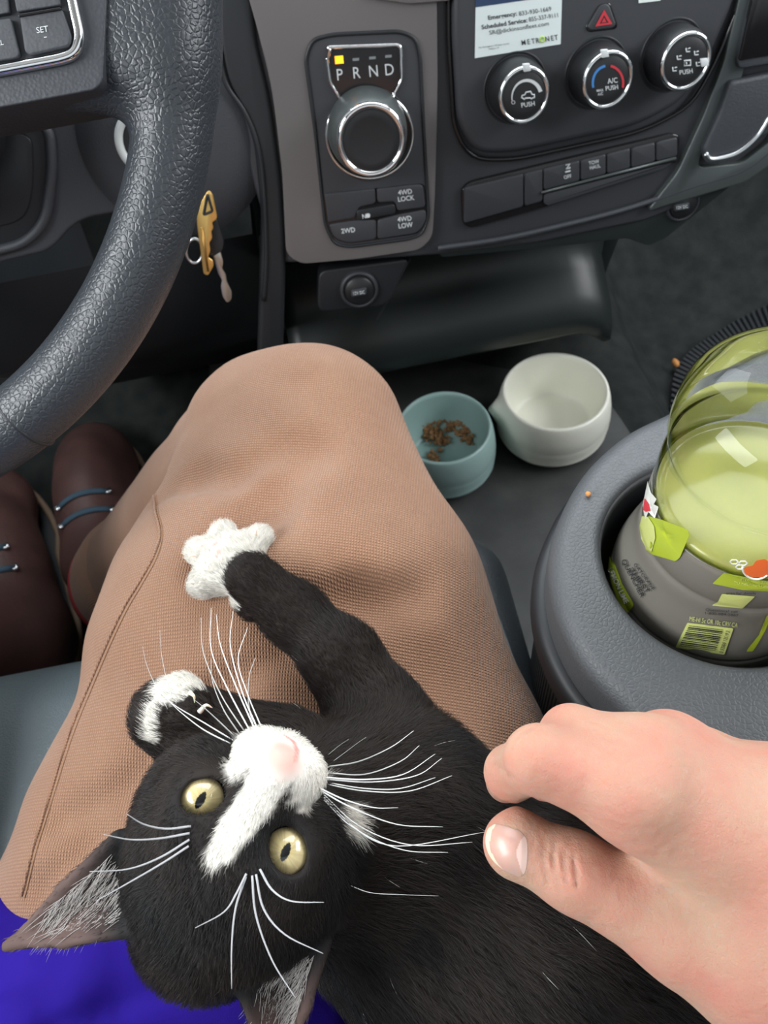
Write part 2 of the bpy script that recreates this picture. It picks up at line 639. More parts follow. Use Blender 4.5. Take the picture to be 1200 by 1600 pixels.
# passenger mat: flat pad and a curved band of ribs
pm = empty('floor_mat', Z(1160, 600, .06), 'black ribbed rubber mat in the passenger footwell', 'floor mat')
arc = [Z(x, y, .075) for x, y in [(1046, 640), (1052, 590), (1075, 555), (1110, 530), (1150, 505), (1200, 480), (1260, 455)]]
arc2 = [Z(x, y, .075) for x, y in [(1095, 660), (1098, 610), (1112, 580), (1140, 560), (1175, 545), (1215, 525), (1275, 500)]]
out = smooth_path(arc, 6)
inn = smooth_path(arc2, 6)
slab3('pad', [*out, Z(1420, 520, .075), Z(1420, 760, .075)], (0, 0, 1), .012, MT['mat'], pm, .003)
v, f = [], []
for i in range(len(out)):
    a, b = out[i], inn[i]
    t = out[min(i + 1, len(out) - 1)] - out[max(i - 1, 0)]
    t = t / np.linalg.norm(t) * .0042
    k = len(v)
    up = np.array([0, 0, .007])
    for p in (a - t, a + t, b + t, b - t):
        v.append(p)
    for p in (a - t * .5, a + t * .5, b + t * .5, b - t * .5):
        v.append(p + up)
    f += [(k + 4, k + 5, k + 6, k + 7)] + [(k + q, k + (q + 1) % 4, k + 4 + (q + 1) % 4, k + 4 + q) for q in range(4)]
mk('ribs', v, f, MT['darker'], pm, False)
ctrp = Z(1215, 600, .084)
slab3('raised_pad', [ctrp + np.array([.085 * math.cos(a), .055 * math.sin(a), 0]) for a in np.linspace(0, 2 * math.pi, 40, endpoint=False)], (0, 0, 1), .01, MT['mat'], pm, .004)

# ================================================================ dashboard body
db = empty('dashboard', D0 - DN * .03, 'dark grey truck dashboard carrying the gear selector and climate controls', 'dashboard')
main = slab('main_panel', [(330, -170), (1230, -170), (1240, 150), (1165, 268), (1090, 312), (1010, 345), (850, 378), (690, 398), (560, 408), (430, 412), (400, 300), (372, 190)], 0, .09, MT['panel'], db, .006, 4, r=12)
# warm grey column trim around the gear selector
slab('grey_trim', [(372, -60), (684, -60), (683, 8), (684, 120), (683, 200), (680, 300), (676, 372, 22), (655, 391, 10), (560, 405, 20), (470, 413, 20), (447, 398, 14), (441, 270, 20), (424, 130, 40), (398, 30, 30)], .007, .02, MT['bezel'], db, .004, 4, r=4)
slab('trim_strip', [(520, -60), (706, -60), (704, 1), (640, 6), (580, -2)], .0095, .01, MT['bezel'], db, .0015, 3, r=6)
# driver's knee panel with its moulded pocket
kp = slab('knee_panel', [(-160, 90), (420, -40), (420, 150), (412, 236), (340, 286), (210, 328, 40), (120, 344, 40), (80, 392, 20), (-160, 450)], -.006, .05, MT['plastic'], db, .006, 4, r=25)
rim_pts = [(-80, 215), (40, 188, 30), (76, 198, 18), (82, 260, 30), (72, 345, 40), (40, 380, 40), (-80, 410)]
slab('pocket_floor', rim_pts, -.0035, .004, MT['darker'], db, .001, 2, r=20)
pr = [dash(-.003)(*p) for p in rnd(rim_pts, 20)]
tube('pocket_rim', pr, .0036, MT['plastic'], db, 10, True)
slab('pocket_insert', [(-80, 225), (20, 205, 25), (50, 215, 20), (52, 290, 30), (40, 345, 30), (-80, 372)], -.0015, .004, MT['darker'], db, .001, 2, r=20)
# dark pillar with its seam between knee panel and gear trim
slab('side_pillar', [(330, -60), (392, -60), (400, 60), (424, 160), (440, 280), (447, 400), (440, 640), (400, 640), (408, 330), (396, 215), (350, 120), (338, 40)], .004, .03, MT['darker'], db, .004, 4, r=30)
seam = smooth_path([dash(.0045)(*p) for p in [(338, 60), (352, 128), (382, 175), (402, 225), (412, 290), (416, 400), (412, 470)]], 8)
tube('pillar_seam', seam, .0016, MT['darker'], db, 8)
# right end: raised band and glovebox face
slab('side_band', [(1168, -60), (1206, -60), (1188, 0), (1160, 120), (1128, 200), (1098, 236), (1090, 262), (1160, 255), (1230, 200), (1230, 240), (1165, 285), (1040, 322), (1010, 332), (1060, 268), (1100, 180), (1130, 100), (1150, 20)], .006, .02, MT['greysat'], db, .003, 3, r=12)
slab('cubby_frame', [(1190, -60), (1300, -60), (1300, 84), (1156, 108), (1152, 96), (1170, 20)], .010, .01, MT['plastic'], db, .002, 3, r=8)
slab('cubby_shade_plate', [(1200, -60), (1300, -60), (1300, 72), (1172, 92, 8), (1154, 96, 6), (1176, 0)], .0112, .004, MT['gloss'], db, .0006, 2, r=5)  # solid black plate painted in for the shade inside the cubby
slab('glovebox_door', [(1142, 128), (1300, 96), (1300, 165), (1190, 215, 20), (1165, 236, 15), (1104, 250, 10), (1098, 236, 8), (1128, 170)], .012, .012, MT['plastic'], db, .003, 4, r=8)
tube('glovebox_edge', smooth_path([dash(.0125)(*p) for p in [(1101, 240), (1112, 249), (1150, 240), (1182, 214), (1204, 180)]], 6), .0022, MT['satin'], db, 8)
# lower edge lip that catches the light
tube('lower_lip', smooth_path([dash(.004)(*p) for p in [(684, 388), (780, 374), (880, 352), (980, 326), (1080, 292), (1160, 266), (1215, 225)]], 8), .0022, MT['plastic'], db, 8)
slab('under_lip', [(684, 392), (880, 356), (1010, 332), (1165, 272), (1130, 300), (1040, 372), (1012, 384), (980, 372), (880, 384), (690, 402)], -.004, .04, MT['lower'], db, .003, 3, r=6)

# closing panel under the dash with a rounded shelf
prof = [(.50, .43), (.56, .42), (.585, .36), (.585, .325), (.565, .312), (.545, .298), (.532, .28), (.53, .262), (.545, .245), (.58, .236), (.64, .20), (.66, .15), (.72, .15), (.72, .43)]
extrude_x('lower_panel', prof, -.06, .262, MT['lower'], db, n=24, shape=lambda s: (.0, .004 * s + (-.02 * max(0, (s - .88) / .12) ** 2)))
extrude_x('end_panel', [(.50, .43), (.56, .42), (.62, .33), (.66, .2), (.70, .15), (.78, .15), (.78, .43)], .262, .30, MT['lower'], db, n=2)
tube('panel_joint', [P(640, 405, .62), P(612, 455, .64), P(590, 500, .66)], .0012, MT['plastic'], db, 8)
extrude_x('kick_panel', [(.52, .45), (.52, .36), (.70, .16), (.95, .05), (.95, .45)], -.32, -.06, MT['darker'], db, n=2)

# ================================================================ gear selector
gs = empty('gear_selector', dash(0)(578, 240), 'rotary gear selector with chrome keyhole trim and lit P light', 'gear selector')
slab('face_plate', [(477, 92), (488, 62), (520, 54), (626, 49), (650, 60), (657, 92), (662, 200), (670, 338), (660, 366), (640, 373), (545, 386), (522, 381), (508, 352), (492, 200)], .0078, .006, MT['panel'], gs, .0016, 4, r=12)
edge = [dash(.0078)(*p) for p in rnd([(477, 92), (488, 62), (520, 54), (626, 49), (650, 60), (657, 92), (662, 200), (670, 338), (660, 366), (640, 373), (545, 386), (522, 381), (508, 352), (492, 200)], 12)]
tube('plate_edge', edge, .0012, MT['darker'], gs, 8, True)
cx, cy = 577.5, 211
key = [(511, 78), (516, 72), (524, 73.5), (570, 72), (618, 70), (625, 74), (627, 84), (627.5, 122)]
key = rnd([(509, 74, 8), (626, 70, 8), (628, 124, 6), (617, 145, 1)] , 6, 6)
a0, a1 = math.atan2(145 - cy, 617 - cx), math.atan2(157 - cy, 533 - cx) + 2 * math.pi
arcp = [(cx + 67.5 * math.cos(a), cy + 67.5 * math.sin(a)) for a in np.linspace(a0, a1 , 60)]
path = key[:-1] + [np.array(p) for p in arcp] + rnd([(533, 157, 1), (516, 129, 6), (511, 90, 2)], 4, 4)[1:]
slab('display_window', [p for p in path], .0083, .003, MT['gloss'], gs)
tube('chrome_trim', [dash(.0088)(*p) for p in path], .00125, MT['chrome'], gs, 10, True)
led = slab('park_light', [(523, 88), (536, 87), (537, 99), (524, 100)], .0088, .001, MT['orange_led'], gs)
for i, (x, y) in enumerate([(556, 93), (582, 90.5), (607, 88)]):
    slab('indicator', [(x - 5, y - 1.6), (x + 5, y - 2.4), (x + 5, y + 1.6), (x - 5, y + 2.4)], .0087, .0008, MT['ink_grey'], gs)
for ch, x, y in (('P', 531, 116.5), ('R', 557.5, 113.5), ('N', 583.5, 111), ('D', 608.5, 108.5)):
    text('gear_letter', ch, x, y, 18, 5, dash(.0087), MT['ink_white'], gs, .82)
kc = dash(.0078)(573, 203)
lathe('dial_well', [(.0300, .0002), (.0296, .0016), (.028, .0004)], dash(.0078)(cx, cy), DN, MT['darker'], gs)
lathe('dial', [(.0272, 0), (.0275, .004), (.0264, .012), (.0236, .0265), (.0224, .0278)], kc, DN, MT['greysat'], gs)
lathe('dial_ring', [(.0232, .0260), (.0233, .0278), (.0226, .0300), (.0208, .0306), (.0192, .0296), (.0188, .0284)], kc, DN, MT['chrome'], gs)
lathe('dial_cap', [(.0191, .0284), (.0184, .0289), (.014, .0284), (.007, .0281), (0, .028)], kc, DN, MT['capblack'], gs)
# drive mode buttons
slab('button_gap', [(503, 303), (664, 286), (667, 340), (655, 365), (545, 381), (522, 374), (512, 350)], .0082, .002, MT['gloss'], gs, r=10)
def button(pts, nm='mode_button', off=.0096, mt='panel', bw=.0008, r=6, parent=gs):
    return slab(nm, pts, off, .004, MT[mt], parent, bw, 3, r=r)
button([(507, 303, 4), (586, 295, 4), (587.5, 318), (560, 324), (556, 340), (513, 348, 3)])
button([(589, 295, 4), (661, 288, 8), (665, 324), (620, 330), (618, 315), (590, 317)])
button([(514, 351, 4), (558, 344), (588, 344), (588, 374), (545, 380, 10), (522, 373, 12)])
button([(590, 344), (622, 336), (665, 328), (667, 342, 10), (655, 364, 12), (590, 374)])
slab('neutral_button', [(557, 329), (617, 319), (619, 334), (559, 345)], .0108, .004, MT['darker'], gs, .0006, 3, r=5)
text('mode_lettering', '4WD\nLOCK', 634, 305, 7.5, 7, dash(.0098), MT['ink_white'], gs, .9, .012)
text('mode_lettering', '4WD\nLOW', 633, 347, 7.5, 7, dash(.0098), MT['ink_white'], gs, .9, .012)
text('mode_lettering', '2WD', 544, 360, 7.5, 7, dash(.0098), MT['ink_white'], gs, .9, .012)
text('neutral_lettering', 'N', 569, 338, 7, 7, dash(.011), MT['ink_white'], gs, .9, .012)
slab('neutral_dot', [(575 + 3.6 * math.cos(a), 337 + 3.6 * math.sin(a)) for a in np.linspace(0, 6.28, 14, endpoint=False)], .011, .0005, MT['ink_white'], gs)

# ================================================================ climate control panel
cp = empty('climate_control_panel', dash(0)(930, 160), 'black climate control panel with three chrome-ringed dials and red hazard button', 'climate controls')
out = [(708, -90), (708, 60, 20), (716, 195, 30), (742, 240, 22), (800, 241, 60), (1000, 197, 60), (1070, 158, 30), (1108, 95, 40), (1150, 0, 30), (1170, -90)]
slab('panel', out, .010, .012, MT['panel'], cp, .005, 5, r=20)
tube('panel_groove', [dash(.0035)(*p) for p in rnd([(700, -90), (701, 60, 20), (709, 200, 34), (735, 248, 26), (800, 250, 60), (1005, 205, 60), (1080, 165, 30), (1118, 98, 40), (1158, 0, 30), (1180, -90)], 20)[:-3]], .0016, MT['gloss'], cp, 8)
pinch = np.linspace(0, 2 * math.pi, 40, endpoint=False)
def climate_dial(rx, ry, marks):
    base = dash(.010)(rx - 15, ry - 11)
    lathe('dial_socket', [(.0225, -.001), (.0218, .0012), (.0205, .0002)], base, DN, MT['darker'], cp)
    lathe('dial', [(.0196, 0), (.0191, .012), (.0176, .0205), (.0168, .022)], base, DN, MT['capblack'], cp)
    lathe('dial_ring', [(.0169, .0205), (.0173, .0218), (.0171, .0232), (.0159, .0242), (.0147, .0236), (.0143, .0226)], base, DN, MT['chrome'], cp)
    lathe('dial_face', [(.0146, .0226), (.0136, .0232), (.008, .0234), (0, .0234)], base, DN, MT['capblack'], cp)
    # white pointer across the ring
    u, v, a = frame(DN)
    top = base + DN * .0204
    wv = dash(.0344)
    p0 = wv(rx + marks[0][0] - 4, ry + marks[0][1] - 5)
    slab('pointer', [(rx + marks[0][0] + x, ry + marks[0][1] + y) for x, y in [(-6, -6), (5, -7), (7, 5), (-4, 7)]], .0350, .002, MT['ink_white'], cp, .0004, 2)
    return dash(.0337)
m1 = climate_dial(820, 149, [(3, -43)])
m2 = climate_dial(946, 126, [(-1, -42)])
m3 = climate_dial(1064, 98, [(37, 0)])
def arcstrip(nm, cx, cy, r0, r1, a0, a1, mp_, mt, taper=False, sy=1.15):
    n = 20
    A = np.radians(np.linspace(a0, a1, n))
    v, f = [], []
    for i, a in enumerate(A):
        k = (i / (n - 1)) if taper else 1
        ri = r1 - (r1 - r0) * (.25 + .75 * k)
        v += [mp_(cx + ri * math.cos(a), cy - sy * ri * math.sin(a)), mp_(cx + r1 * math.cos(a), cy - sy * r1 * math.sin(a))]
    for i in range(n - 1):
        f.append((2 * i, 2 * i + 1, 2 * i + 3, 2 * i + 2))
    return mk(nm, v, f, mt, cp, False)
arcstrip('fan_scale', 824, 152, 19, 25, 190, 20, m1, MT['ink_white'], True)
text('fan_off_mark', 'O', 802, 160, 6, 10, m1, MT['ink_white'], cp)
# little car outline on the left dial
car = [(-10, 3), (-9, -1), (-5, -2), (-3, -6), (4, -7), (6, -2.5), (10, -2), (10, 2.5), (7, 3), (5.5, 5), (3.5, 3), (-4, 3.5), (-6, 5.5), (-8, 3.5)]
tube('car_symbol', [m1(825 + x, 150 + y) for x, y in car], .00045, MT['ink_white'], cp, 6, True)
text('dial_lettering', 'PUSH', 825, 163, 7.2, 8, m1, MT['ink_white'], cp, .9, .01)
arcstrip('cold_scale', 950, 130, 22, 25.5, 195, 100, m2, MT['blue'])
arcstrip('warm_scale', 950, 130, 22, 25.5, 80, -15, m2, MT['red'])
text('dial_lettering', 'A/C', 957, 126, 8, 8, m2, MT['ink_white'], cp, .85, .01)
text('dial_lettering', 'PUSH', 956, 137, 7, 8, m2, MT['ink_white'], cp, .85, .01)
text('dial_lettering', 'MAX\nA/C', 938, 144, 4.2, 8, m2, MT['ink_white'], cp, .85, .01)
text('dial_lettering', 'PUSH', 1072, 112, 7, 8, m3, MT['ink_white'], cp, .9, .01)
tube('defrost_symbol', [m3(1074 + x, 99 + y) for x, y in [(-5, 4), (-5, -4), (5, -5), (5, 3)]], .0005, MT['ink_white'], cp, 6, True)
tube('defrost_symbol', [m3(1074 + x, 99 + y) for x, y in [(-2, 2), (-1, 0), (-2, -2)]], .0004, MT['ink_white'], cp, 6)
for x, y in [(1054, 108), (1061, 90), (1075, 78), (1088, 83), (1091, 100), (1100, 97)]:
    tube('airflow_symbol', [m3(x - 3, y - 3), m3(x - 2.5, y + 3), m3(x + 3, y + 2.5)], .0004, MT['ink_white'], cp, 6)
    tube('airflow_symbol', [m3(x, y - 2), m3(x + 3.5, y - 3)], .0004, MT['ink_white'], cp, 6)
# hazard button
slab('hazard_surround', [(914, 44), (936, 6), (953, 2), (966, 40), (962, 46), (920, 51)], .0106, .003, MT['gloss'], cp, .0008, 3, r=7)
slab('hazard_button', [(918, 43), (938, 8), (951, 5), (963, 38), (958, 44), (923, 48)], .0118, .003, MT['panel'], cp, .0008, 3, r=7)
def tri(k, off):
    c0 = np.array((944, 33))
    return [dash(off)(*(c0 + k * (np.array(p) - c0))) for p in [(930, 41.5), (944, 15), (957, 37.5)]]
hz = tri(1, .0124)
hi_ = tri(.52, .0124)
mk('hazard_triangle', hz + hi_, [(0, 1, 4, 3), (1, 2, 5, 4), (2, 0, 3, 5)], MT['red'], cp, False)
mk('hazard_triangle', tri(.30, .0124), [(0, 1, 2)], MT['red'], cp, False)

# ================================================================ switch bank under the climate panel
sb = empty('switch_bank', dash(0)(890, 290), 'long black strip of dash switches, two of them lettered', 'switch bank')
strip = [(721, 296, 10), (735, 284, 10), (1050, 208, 8), (1063, 212, 6), (1061, 246, 8), (1052, 254, 6), (852, 324, 10), (735, 357, 10), (723, 350, 8)]
slab('strip_surround', strip, .0035, .006, MT['gloss'], sb, .001, 3, r=8)
xs = [(725, 818), (820, 848), (850, 906), (908, 947), (949, 985), (987, 1024), (1026, 1059)]
def yt(x): return 290 - (x - 725) * .236
def yb(x): return 352 - (x - 725) * .285
for i, (x0, x1) in enumerate(xs):
    low = yb if i < 2 else (lambda x: 300 - (x - 848) * .255)
    slab('switch', [(x0, yt(x0) + 3), (x1, yt(x1) + 3), (x1, low(x1) - 2), (x0, low(x0) - 2)], .0052, .005, MT['panel'], sb, .0012, 3, r=5)
slab('lower_blank', [(850, 304), (1058, 252), (1052, 252), (1040, 262), (856, 321), (850, 318)], .0052, .005, MT['panel'], sb, .0012, 3, r=5)
tube('slot_lip', [dash(.0058)(846, 301), dash(.0058)(950, 274), dash(.0058)(1056, 247)], .0011, MT['greysat'], sb, 8)
text('switch_lettering', 'OFF', 887, 276, 5.5, 14, dash(.0055), MT['ink_white'], sb, .9, .01)
tube('skid_symbol', [dash(.0056)(884, 258), dash(.0056)(890, 256), dash(.0056)(885, 264), dash(.0056)(891, 262)], .0006, MT['ink_white'], sb, 6)
tube('skid_symbol', [dash(.0056)(883, 269), dash(.0056)(891, 267)], .0006, MT['ink_white'], sb, 6)
text('switch_lettering', 'TOW\nHAUL', 929, 257, 5.5, 13, dash(.0055), MT['ink_white'], sb, .85, .01)

# ================================================================ power outlets
def outlet(px, py, label, off, r, group='dash power outlets'):
    c0 = dash(off)(px, py)
    o = empty('power_outlet', c0, label, 'power outlet', group)
    lathe('socket', [(r * 1.25, -.004), (r * 1.25, .001), (r * 1.12, .003), (r, .002), (r * .95, -.004)], c0, DN, MT['panel'], o, 40)
    lathe('cap', [(r * .97, -.002), (r * .97, .003), (r * .85, .0046), (0, .005)], c0, DN, MT['capblack'], o, 40)
    m = dash(off + .0055)
    slab('cap_tab', [(px - 12, py + 2), (px + 12, py - 2), (px + 12, py + 9), (px - 12, py + 13)], off + .0068, .004, MT['plastic'], o, .0008, 3, r=3)
    text('cap_lettering', '12V DC', px, py + 5.5, 5, 8, dash(off + .007), MT['ink_white'], o, .8, .01)
    return o
slab('outlet_panel', [(498, 424, 14), (640, 405, 10), (606, 478, 20), (496, 488, 14)], -.008, .02, MT['darker'], db, .003, 3, r=10)
outlet(561, 452, 'black round power outlet below the gear selector', -.007, .0125)
outlet(1066, 318, 'black power outlet under the right end of the switch strip', -.004, .011)

# ================================================================ stickers on the dash
st = slab('service_sticker', [(744, -40), (880, -62), (876, 69), (742, 91)], .0104, .0003, mat('sticker_paper', (.70, .78, .78), .5), None)
tag(st, 'white service phone number sticker with blue header on the dash', 'sticker')
slab('header', [(743.5, -40), (880, -62), (879, -8), (743, 11.5)], .01055, .0002, mat('sticker_navy', (.02, .045, .11), .5), st)
sm = dash(.0107)
text('header_print', 'METRONET', 775, -21, 14, 9, sm, mat('lime_print', (.3, .5, .12), .5), st, maxw=90)
text('print', 'Emergency:', 785, 25.5, 6.6, 9, sm, MT['ink_black'], st, bold=.02, maxw=45)
text('print', '833-930-1669', 836, 17.5, 6.8, 9, sm, MT['ink_black'], st, maxw=51)
text('print', 'Scheduled Service:', 788, 37, 6.6, 9, sm, MT['ink_black'], st, bold=.02, maxw=72)
text('print', '855-337-9111', 849, 27, 6.8, 9, sm, MT['ink_black'], st, maxw=46)
text('print', 'SR@dickinsonfleet.com', 811, 44.5, 6.4, 9, sm, MT['ink_black'], st, maxw=94)
for ch, x in (('M', 818), ('E', 826), ('T', 833), ('R', 840), ('N', 855), ('E', 863), ('T', 869)):
    text('logo_letter', ch, x, 66.5 - (x - 818) * .155, 8, 9, sm, MT['ink_black'], st, .8, .012)
tube('logo_ring', [sm(847.2 + 3.2 * math.cos(a), 61.5 + 4 * math.sin(a)) for a in np.linspace(0, 6.28, 18, endpoint=False)], .0006, mat('logo_green', (.45, .65, .15), .5), st, 6, True)
text('small_print', 'For Emergency / 24 hour service', 772, 71.5, 2.6, 8, sm, MT['ink_black'], st, maxw=48)
text('small_print', 'Metro IT', 772, 75.5, 2.4, 8, sm, MT['ink_black'], st, maxw=16)
pl = slab('paper_label', [(998, -20), (1034, -26), (1032, 1), (998, 5)], .0104, .0003, mat('label_paper', (.72, .8, .76), .5), None)
tag(pl, 'small blank white label at the top edge of the climate panel', 'label')

# ================================================================ steering wheel
u_, v_ = _X, np.cross(WN, _X)
def ring(deg, rad=WR):
    a = math.radians(deg)
    return WC + rad * (math.cos(a) * u_ + math.sin(a) * v_)
wroot = empty('steering_wheel', WC, 'black grained leather steering wheel with cruise buttons', 'steering wheel')
W = Field(WC - np.array([.25, .19, .21]), WC + np.array([.25, .19, .21]), .0026)
def torus(x, y, z):
    p = (x - WC[0], y - WC[1], z - WC[2])
    a = sum(p[i] * u_[i] for i in range(3))
    b = sum(p[i] * v_[i] for i in range(3))
    c = sum(p[i] * WN[i] for i in range(3))
    q = np.sqrt(a * a + b * b) - WR
    return np.sqrt(q * q + (c * .96) ** 2) - .0172
W.put(torus, WC - .24, WC + .24, .001)
sp0 = wheel(.001)(285, 20)
for yy, r_ in ((-70, .017), (-20, .0175), (35, .0175), (85, .0165), (118, .014)):
    W.cone(wheel(.002)(258, yy), wheel(.004)(110, yy + 6), r_ * .9, r_ * .8, .016)
W.cone(ring(180), WC, .02, .018, .02)
rimo = W.build('rim', MT['wheel'], wroot, 2)
bw_ = bvh_of(rimo)
# seam stitched around the lower rim
th = None
pts = []
best = min(range(-90, 10), key=lambda d: (lambda q: (q[0] - 48) ** 2 + (q[1] - 655) ** 2)([600 + FPX * ((ring(d) - CAM) @ CI) / ((ring(d) - CAM) @ CF), 800 - FPX * ((ring(d) - CAM) @ CJ) / ((ring(d) - CAM) @ CF)]))
rc = ring(best)
rad_dir = (rc - WC) / WR
for a in np.linspace(0, 2 * math.pi, 40, endpoint=False):
    pts.append(rc + .0171 * (math.cos(a) * rad_dir + math.sin(a) * WN))
tube('seam', pts, .0009, MT['darker'], wroot, 8, True)
# hub cover
hub = [(-140, -120), (160, -120), (166, 0, 8), (160, 128, 14), (148, 140, 10), (0, 168, 30), (-140, 190)]
slab('hub_cover', hub, .024, .042, MT['plastic'], wroot, .007, 5, r=10, mapf=wheel(.024), nrm=WN)
tr = rnd([(-140, -120), (92, -120), (112, 0, 14), (125, 58, 16), (118, 84, 16), (96, 92, 12), (0, 110, 10), (-140, 136)], 10)
slab('switch_pad', tr, .0252, .004, MT['panel'], wroot, .0006, 2, mapf=wheel(.0252), nrm=WN)
tube('chrome_frame', [wheel(.0256)(*p) for p in tr], .0022, MT['chrome'], wroot, 10, True)
def wbtn(pts, r=7):
    return slab('button', pts, 0, .005, MT['plastic'], wroot, .0014, 4, r=r, mapf=wheel(.0278), nrm=WN)
wbtn([(30, 24, 5), (96, 13, 5), (112, 58, 14), (108, 72, 12), (46, 86, 8), (38, 80, 6)])
wbtn([(-60, 38), (16, 28, 4), (30, 84, 6), (26, 90, 6), (-60, 104)])
wbtn([(10, -60), (82, -60), (94, 8, 4), (26, 19, 4)])
wbtn([(-60, -60), (6, -60), (14, 20, 4), (-60, 32)])
slab('rocker_bar', [(28, 22), (94, 11), (95, 15), (29, 26.5)], 0, .003, MT['gloss'], wroot, .0006, 2, r=2, mapf=wheel(.0285), nrm=WN)
text('button_lettering', 'SET', 66, 46, 9.5, 9, wheel(.0281), MT['ink_white'], wroot, .9)
text('button_lettering', '-', 71, 58, 9, 9, wheel(.0281), MT['ink_white'], wroot, 1.4)
text('button_lettering', 'CANCEL', -14, 69, 8, 9, wheel(.0281), MT['ink_white'], wroot, .9)
# column behind the wheel
col_axis = -WN
c0 = empty('steering_column', WC - WN * .03, 'dark plastic steering column behind the wheel hub', 'steering column')
lathe('shroud', [(.02, 0), (.045, .01), (.055, .05), (.06, .16), (.0, .17)], WC - WN * .02, col_axis, MT['darker'], c0, 48)

# ================================================================ ignition
ig = empty('ignition_switch', dash(0)(236, 224), 'silver ringed ignition switch lettered OFF behind the wheel rim', 'ignition')
ic = dash(-.004)(252, 224)
lathe('boss', [(.066, -.004), (.060, .001), (.052, .005), (.044, .0075), (.030, .008), (0, .008)], dash(-.004)(268, 222), DN, MT['plastic'], ig)
ic2 = dash(.006)(234, 222)
lathe('ring', [(.0225, -.004), (.0225, .003), (.0215, .0045), (.0185, .0045), (.0172, .0030), (.0168, -.004)], ic2, DN, mat('pale_ring', (.62, .66, .66), .35), ig)
lathe('barrel', [(.0172, .001), (.0168, .002), (0, .0022)], ic2, DN, MT['capblack'], ig)
text('position_lettering', 'OFF', 212.5, 226, 7.5, 74, dash(.0085), MT['ink_white'], ig, .8, .01)
slab('key_slot', [(228, 205), (240, 204), (242, 246), (230, 247)], .0092, .002, MT['chrome'], ig, .0005, 2)

# ================================================================ keys hanging from the ignition
kr = empty('key_bunch', dash(.02)(318, 300), 'brass key and black-headed silver key hanging below the ignition', 'keys')
brass = mat('brass', (.80, .52, .17), .3, metal=.85)
steel = mat('key_steel', (.52, .50, .46), .32, metal=.9)
def pl_(off):
    return dash(off)
# split ring and link
rc_ = dash(.03)(306, 372)
tube('split_ring', [dash(.024)(304 + 13 * math.cos(a), 392 + 19 * math.sin(a)) for a in np.linspace(0, 6.28, 24, endpoint=False)], .0012, MT['satin'], kr, 8, True)
bh = rnd([(326, 296, 6), (333, 306), (340, 342, 8), (331, 348), (334, 356), (330, 362), (332, 372), (327, 380), (329, 392), (325, 402), (333, 408), (334, 416), (325, 431), (318, 428), (308, 352), (307, 335, 8), (316, 312)], 3, 4)
slab('key', bh, 0, .0022, brass, kr, .0004, 2, mapf=dash(.031), nrm=DN)
tube('key_loop', [dash(.0315)(*p) for p in rnd([(324, 303), (332, 330), (318, 336)], 3)], .0009, MT['darker'], kr, 8, True)
tube('key_groove', [dash(.0312)(315, 356), dash(.0312)(325, 424)], .0009, mat('brass_dark', (.42, .24, .07), .4, metal=.8), kr, 8)
hd = slab('key_head', [(326, 352, 5), (338, 340, 6), (350, 378), (348, 392, 4), (332, 402, 4), (322, 396)], 0, .006, MT['capblack'], kr, .0015, 3, r=5, mapf=dash(.027), nrm=DN)
slab('key', rnd([(332, 398), (344, 392), (349, 410), (347, 420), (353, 430), (354, 440), (362, 456), (362, 468, 4), (355, 474, 4), (348, 464), (345, 448), (347, 438), (341, 428)], 3, 4), 0, .0018, steel, kr, .0004, 2, mapf=dash(.025), nrm=DN)

# ================================================================ pedal
pd = empty('accelerator_pedal', P(342, 560, .95), 'black accelerator pedal in the dark driver footwell', 'pedal')
slab3('pad', [P(x, y, .93) for x, y in rnd([(326, 505), (356, 500), (352, 600), (326, 606)], 6)], -CF, .012, MT['darker'], pd, .003)
tube('arm', [P(342, 520, .945), P(340, 440, .96), P(338, 380, .98)], .006, MT['darker'], pd)

# ================================================================ seat
SZ = .31
seat = empty('driver_seat', (-.18, .0, SZ), 'blue-grey leather driver seat under the trousers', 'seat')
S = Field((-.62, -.5, .1), (.16, .34, .42), .005)
S.rbox((-.245, -.12, .235), (.262, .385, .075), .035, k=.01)
S.rbox((-.25, -.12, .285), (.18, .36, .035), .03, k=.02)
S.build('cushion', MT['seat'], seat, 2)
lathe('mount', [(.0, 0), (.16, 0), (.16, .10), (.14, .13), (0, .13)], (-.2, -.15, .03), (0, 0, 1), MT['darker'], seat, 24)
S2 = Field((-.02, -.5, .22), (.14, .32, .42), .004)
S2.cone((.041, .236, .345), (.037, -.4, .350), .033, .034, .012)
S2.rbox((.041, -.07, .285), (.033, .325, .06), .02, k=.015)
S2.build('bolster', MT['bolster'], seat, 2)
sb_ = bvh_of([c for c in seat.children if c.name.startswith('bolster')][0])
for pts_ in ([(757, 912), (768, 940), (785, 985), (805, 1040), (826, 1095), (842, 1140)], [(752, 916), (762, 944), (778, 988), (797, 1042), (818, 1098), (834, 1142)]):
    q = []
    for p in smooth_path([np.array((*p, 0.)) for p in pts_], 6):
        l, n_ = hit(sb_, p[0], p[1])
        if l is not None:
            q.append(l + n_ * .0006)
    if len(q) > 3:
        tube('stitching', q, .0007, MT['seat'], seat, 6)

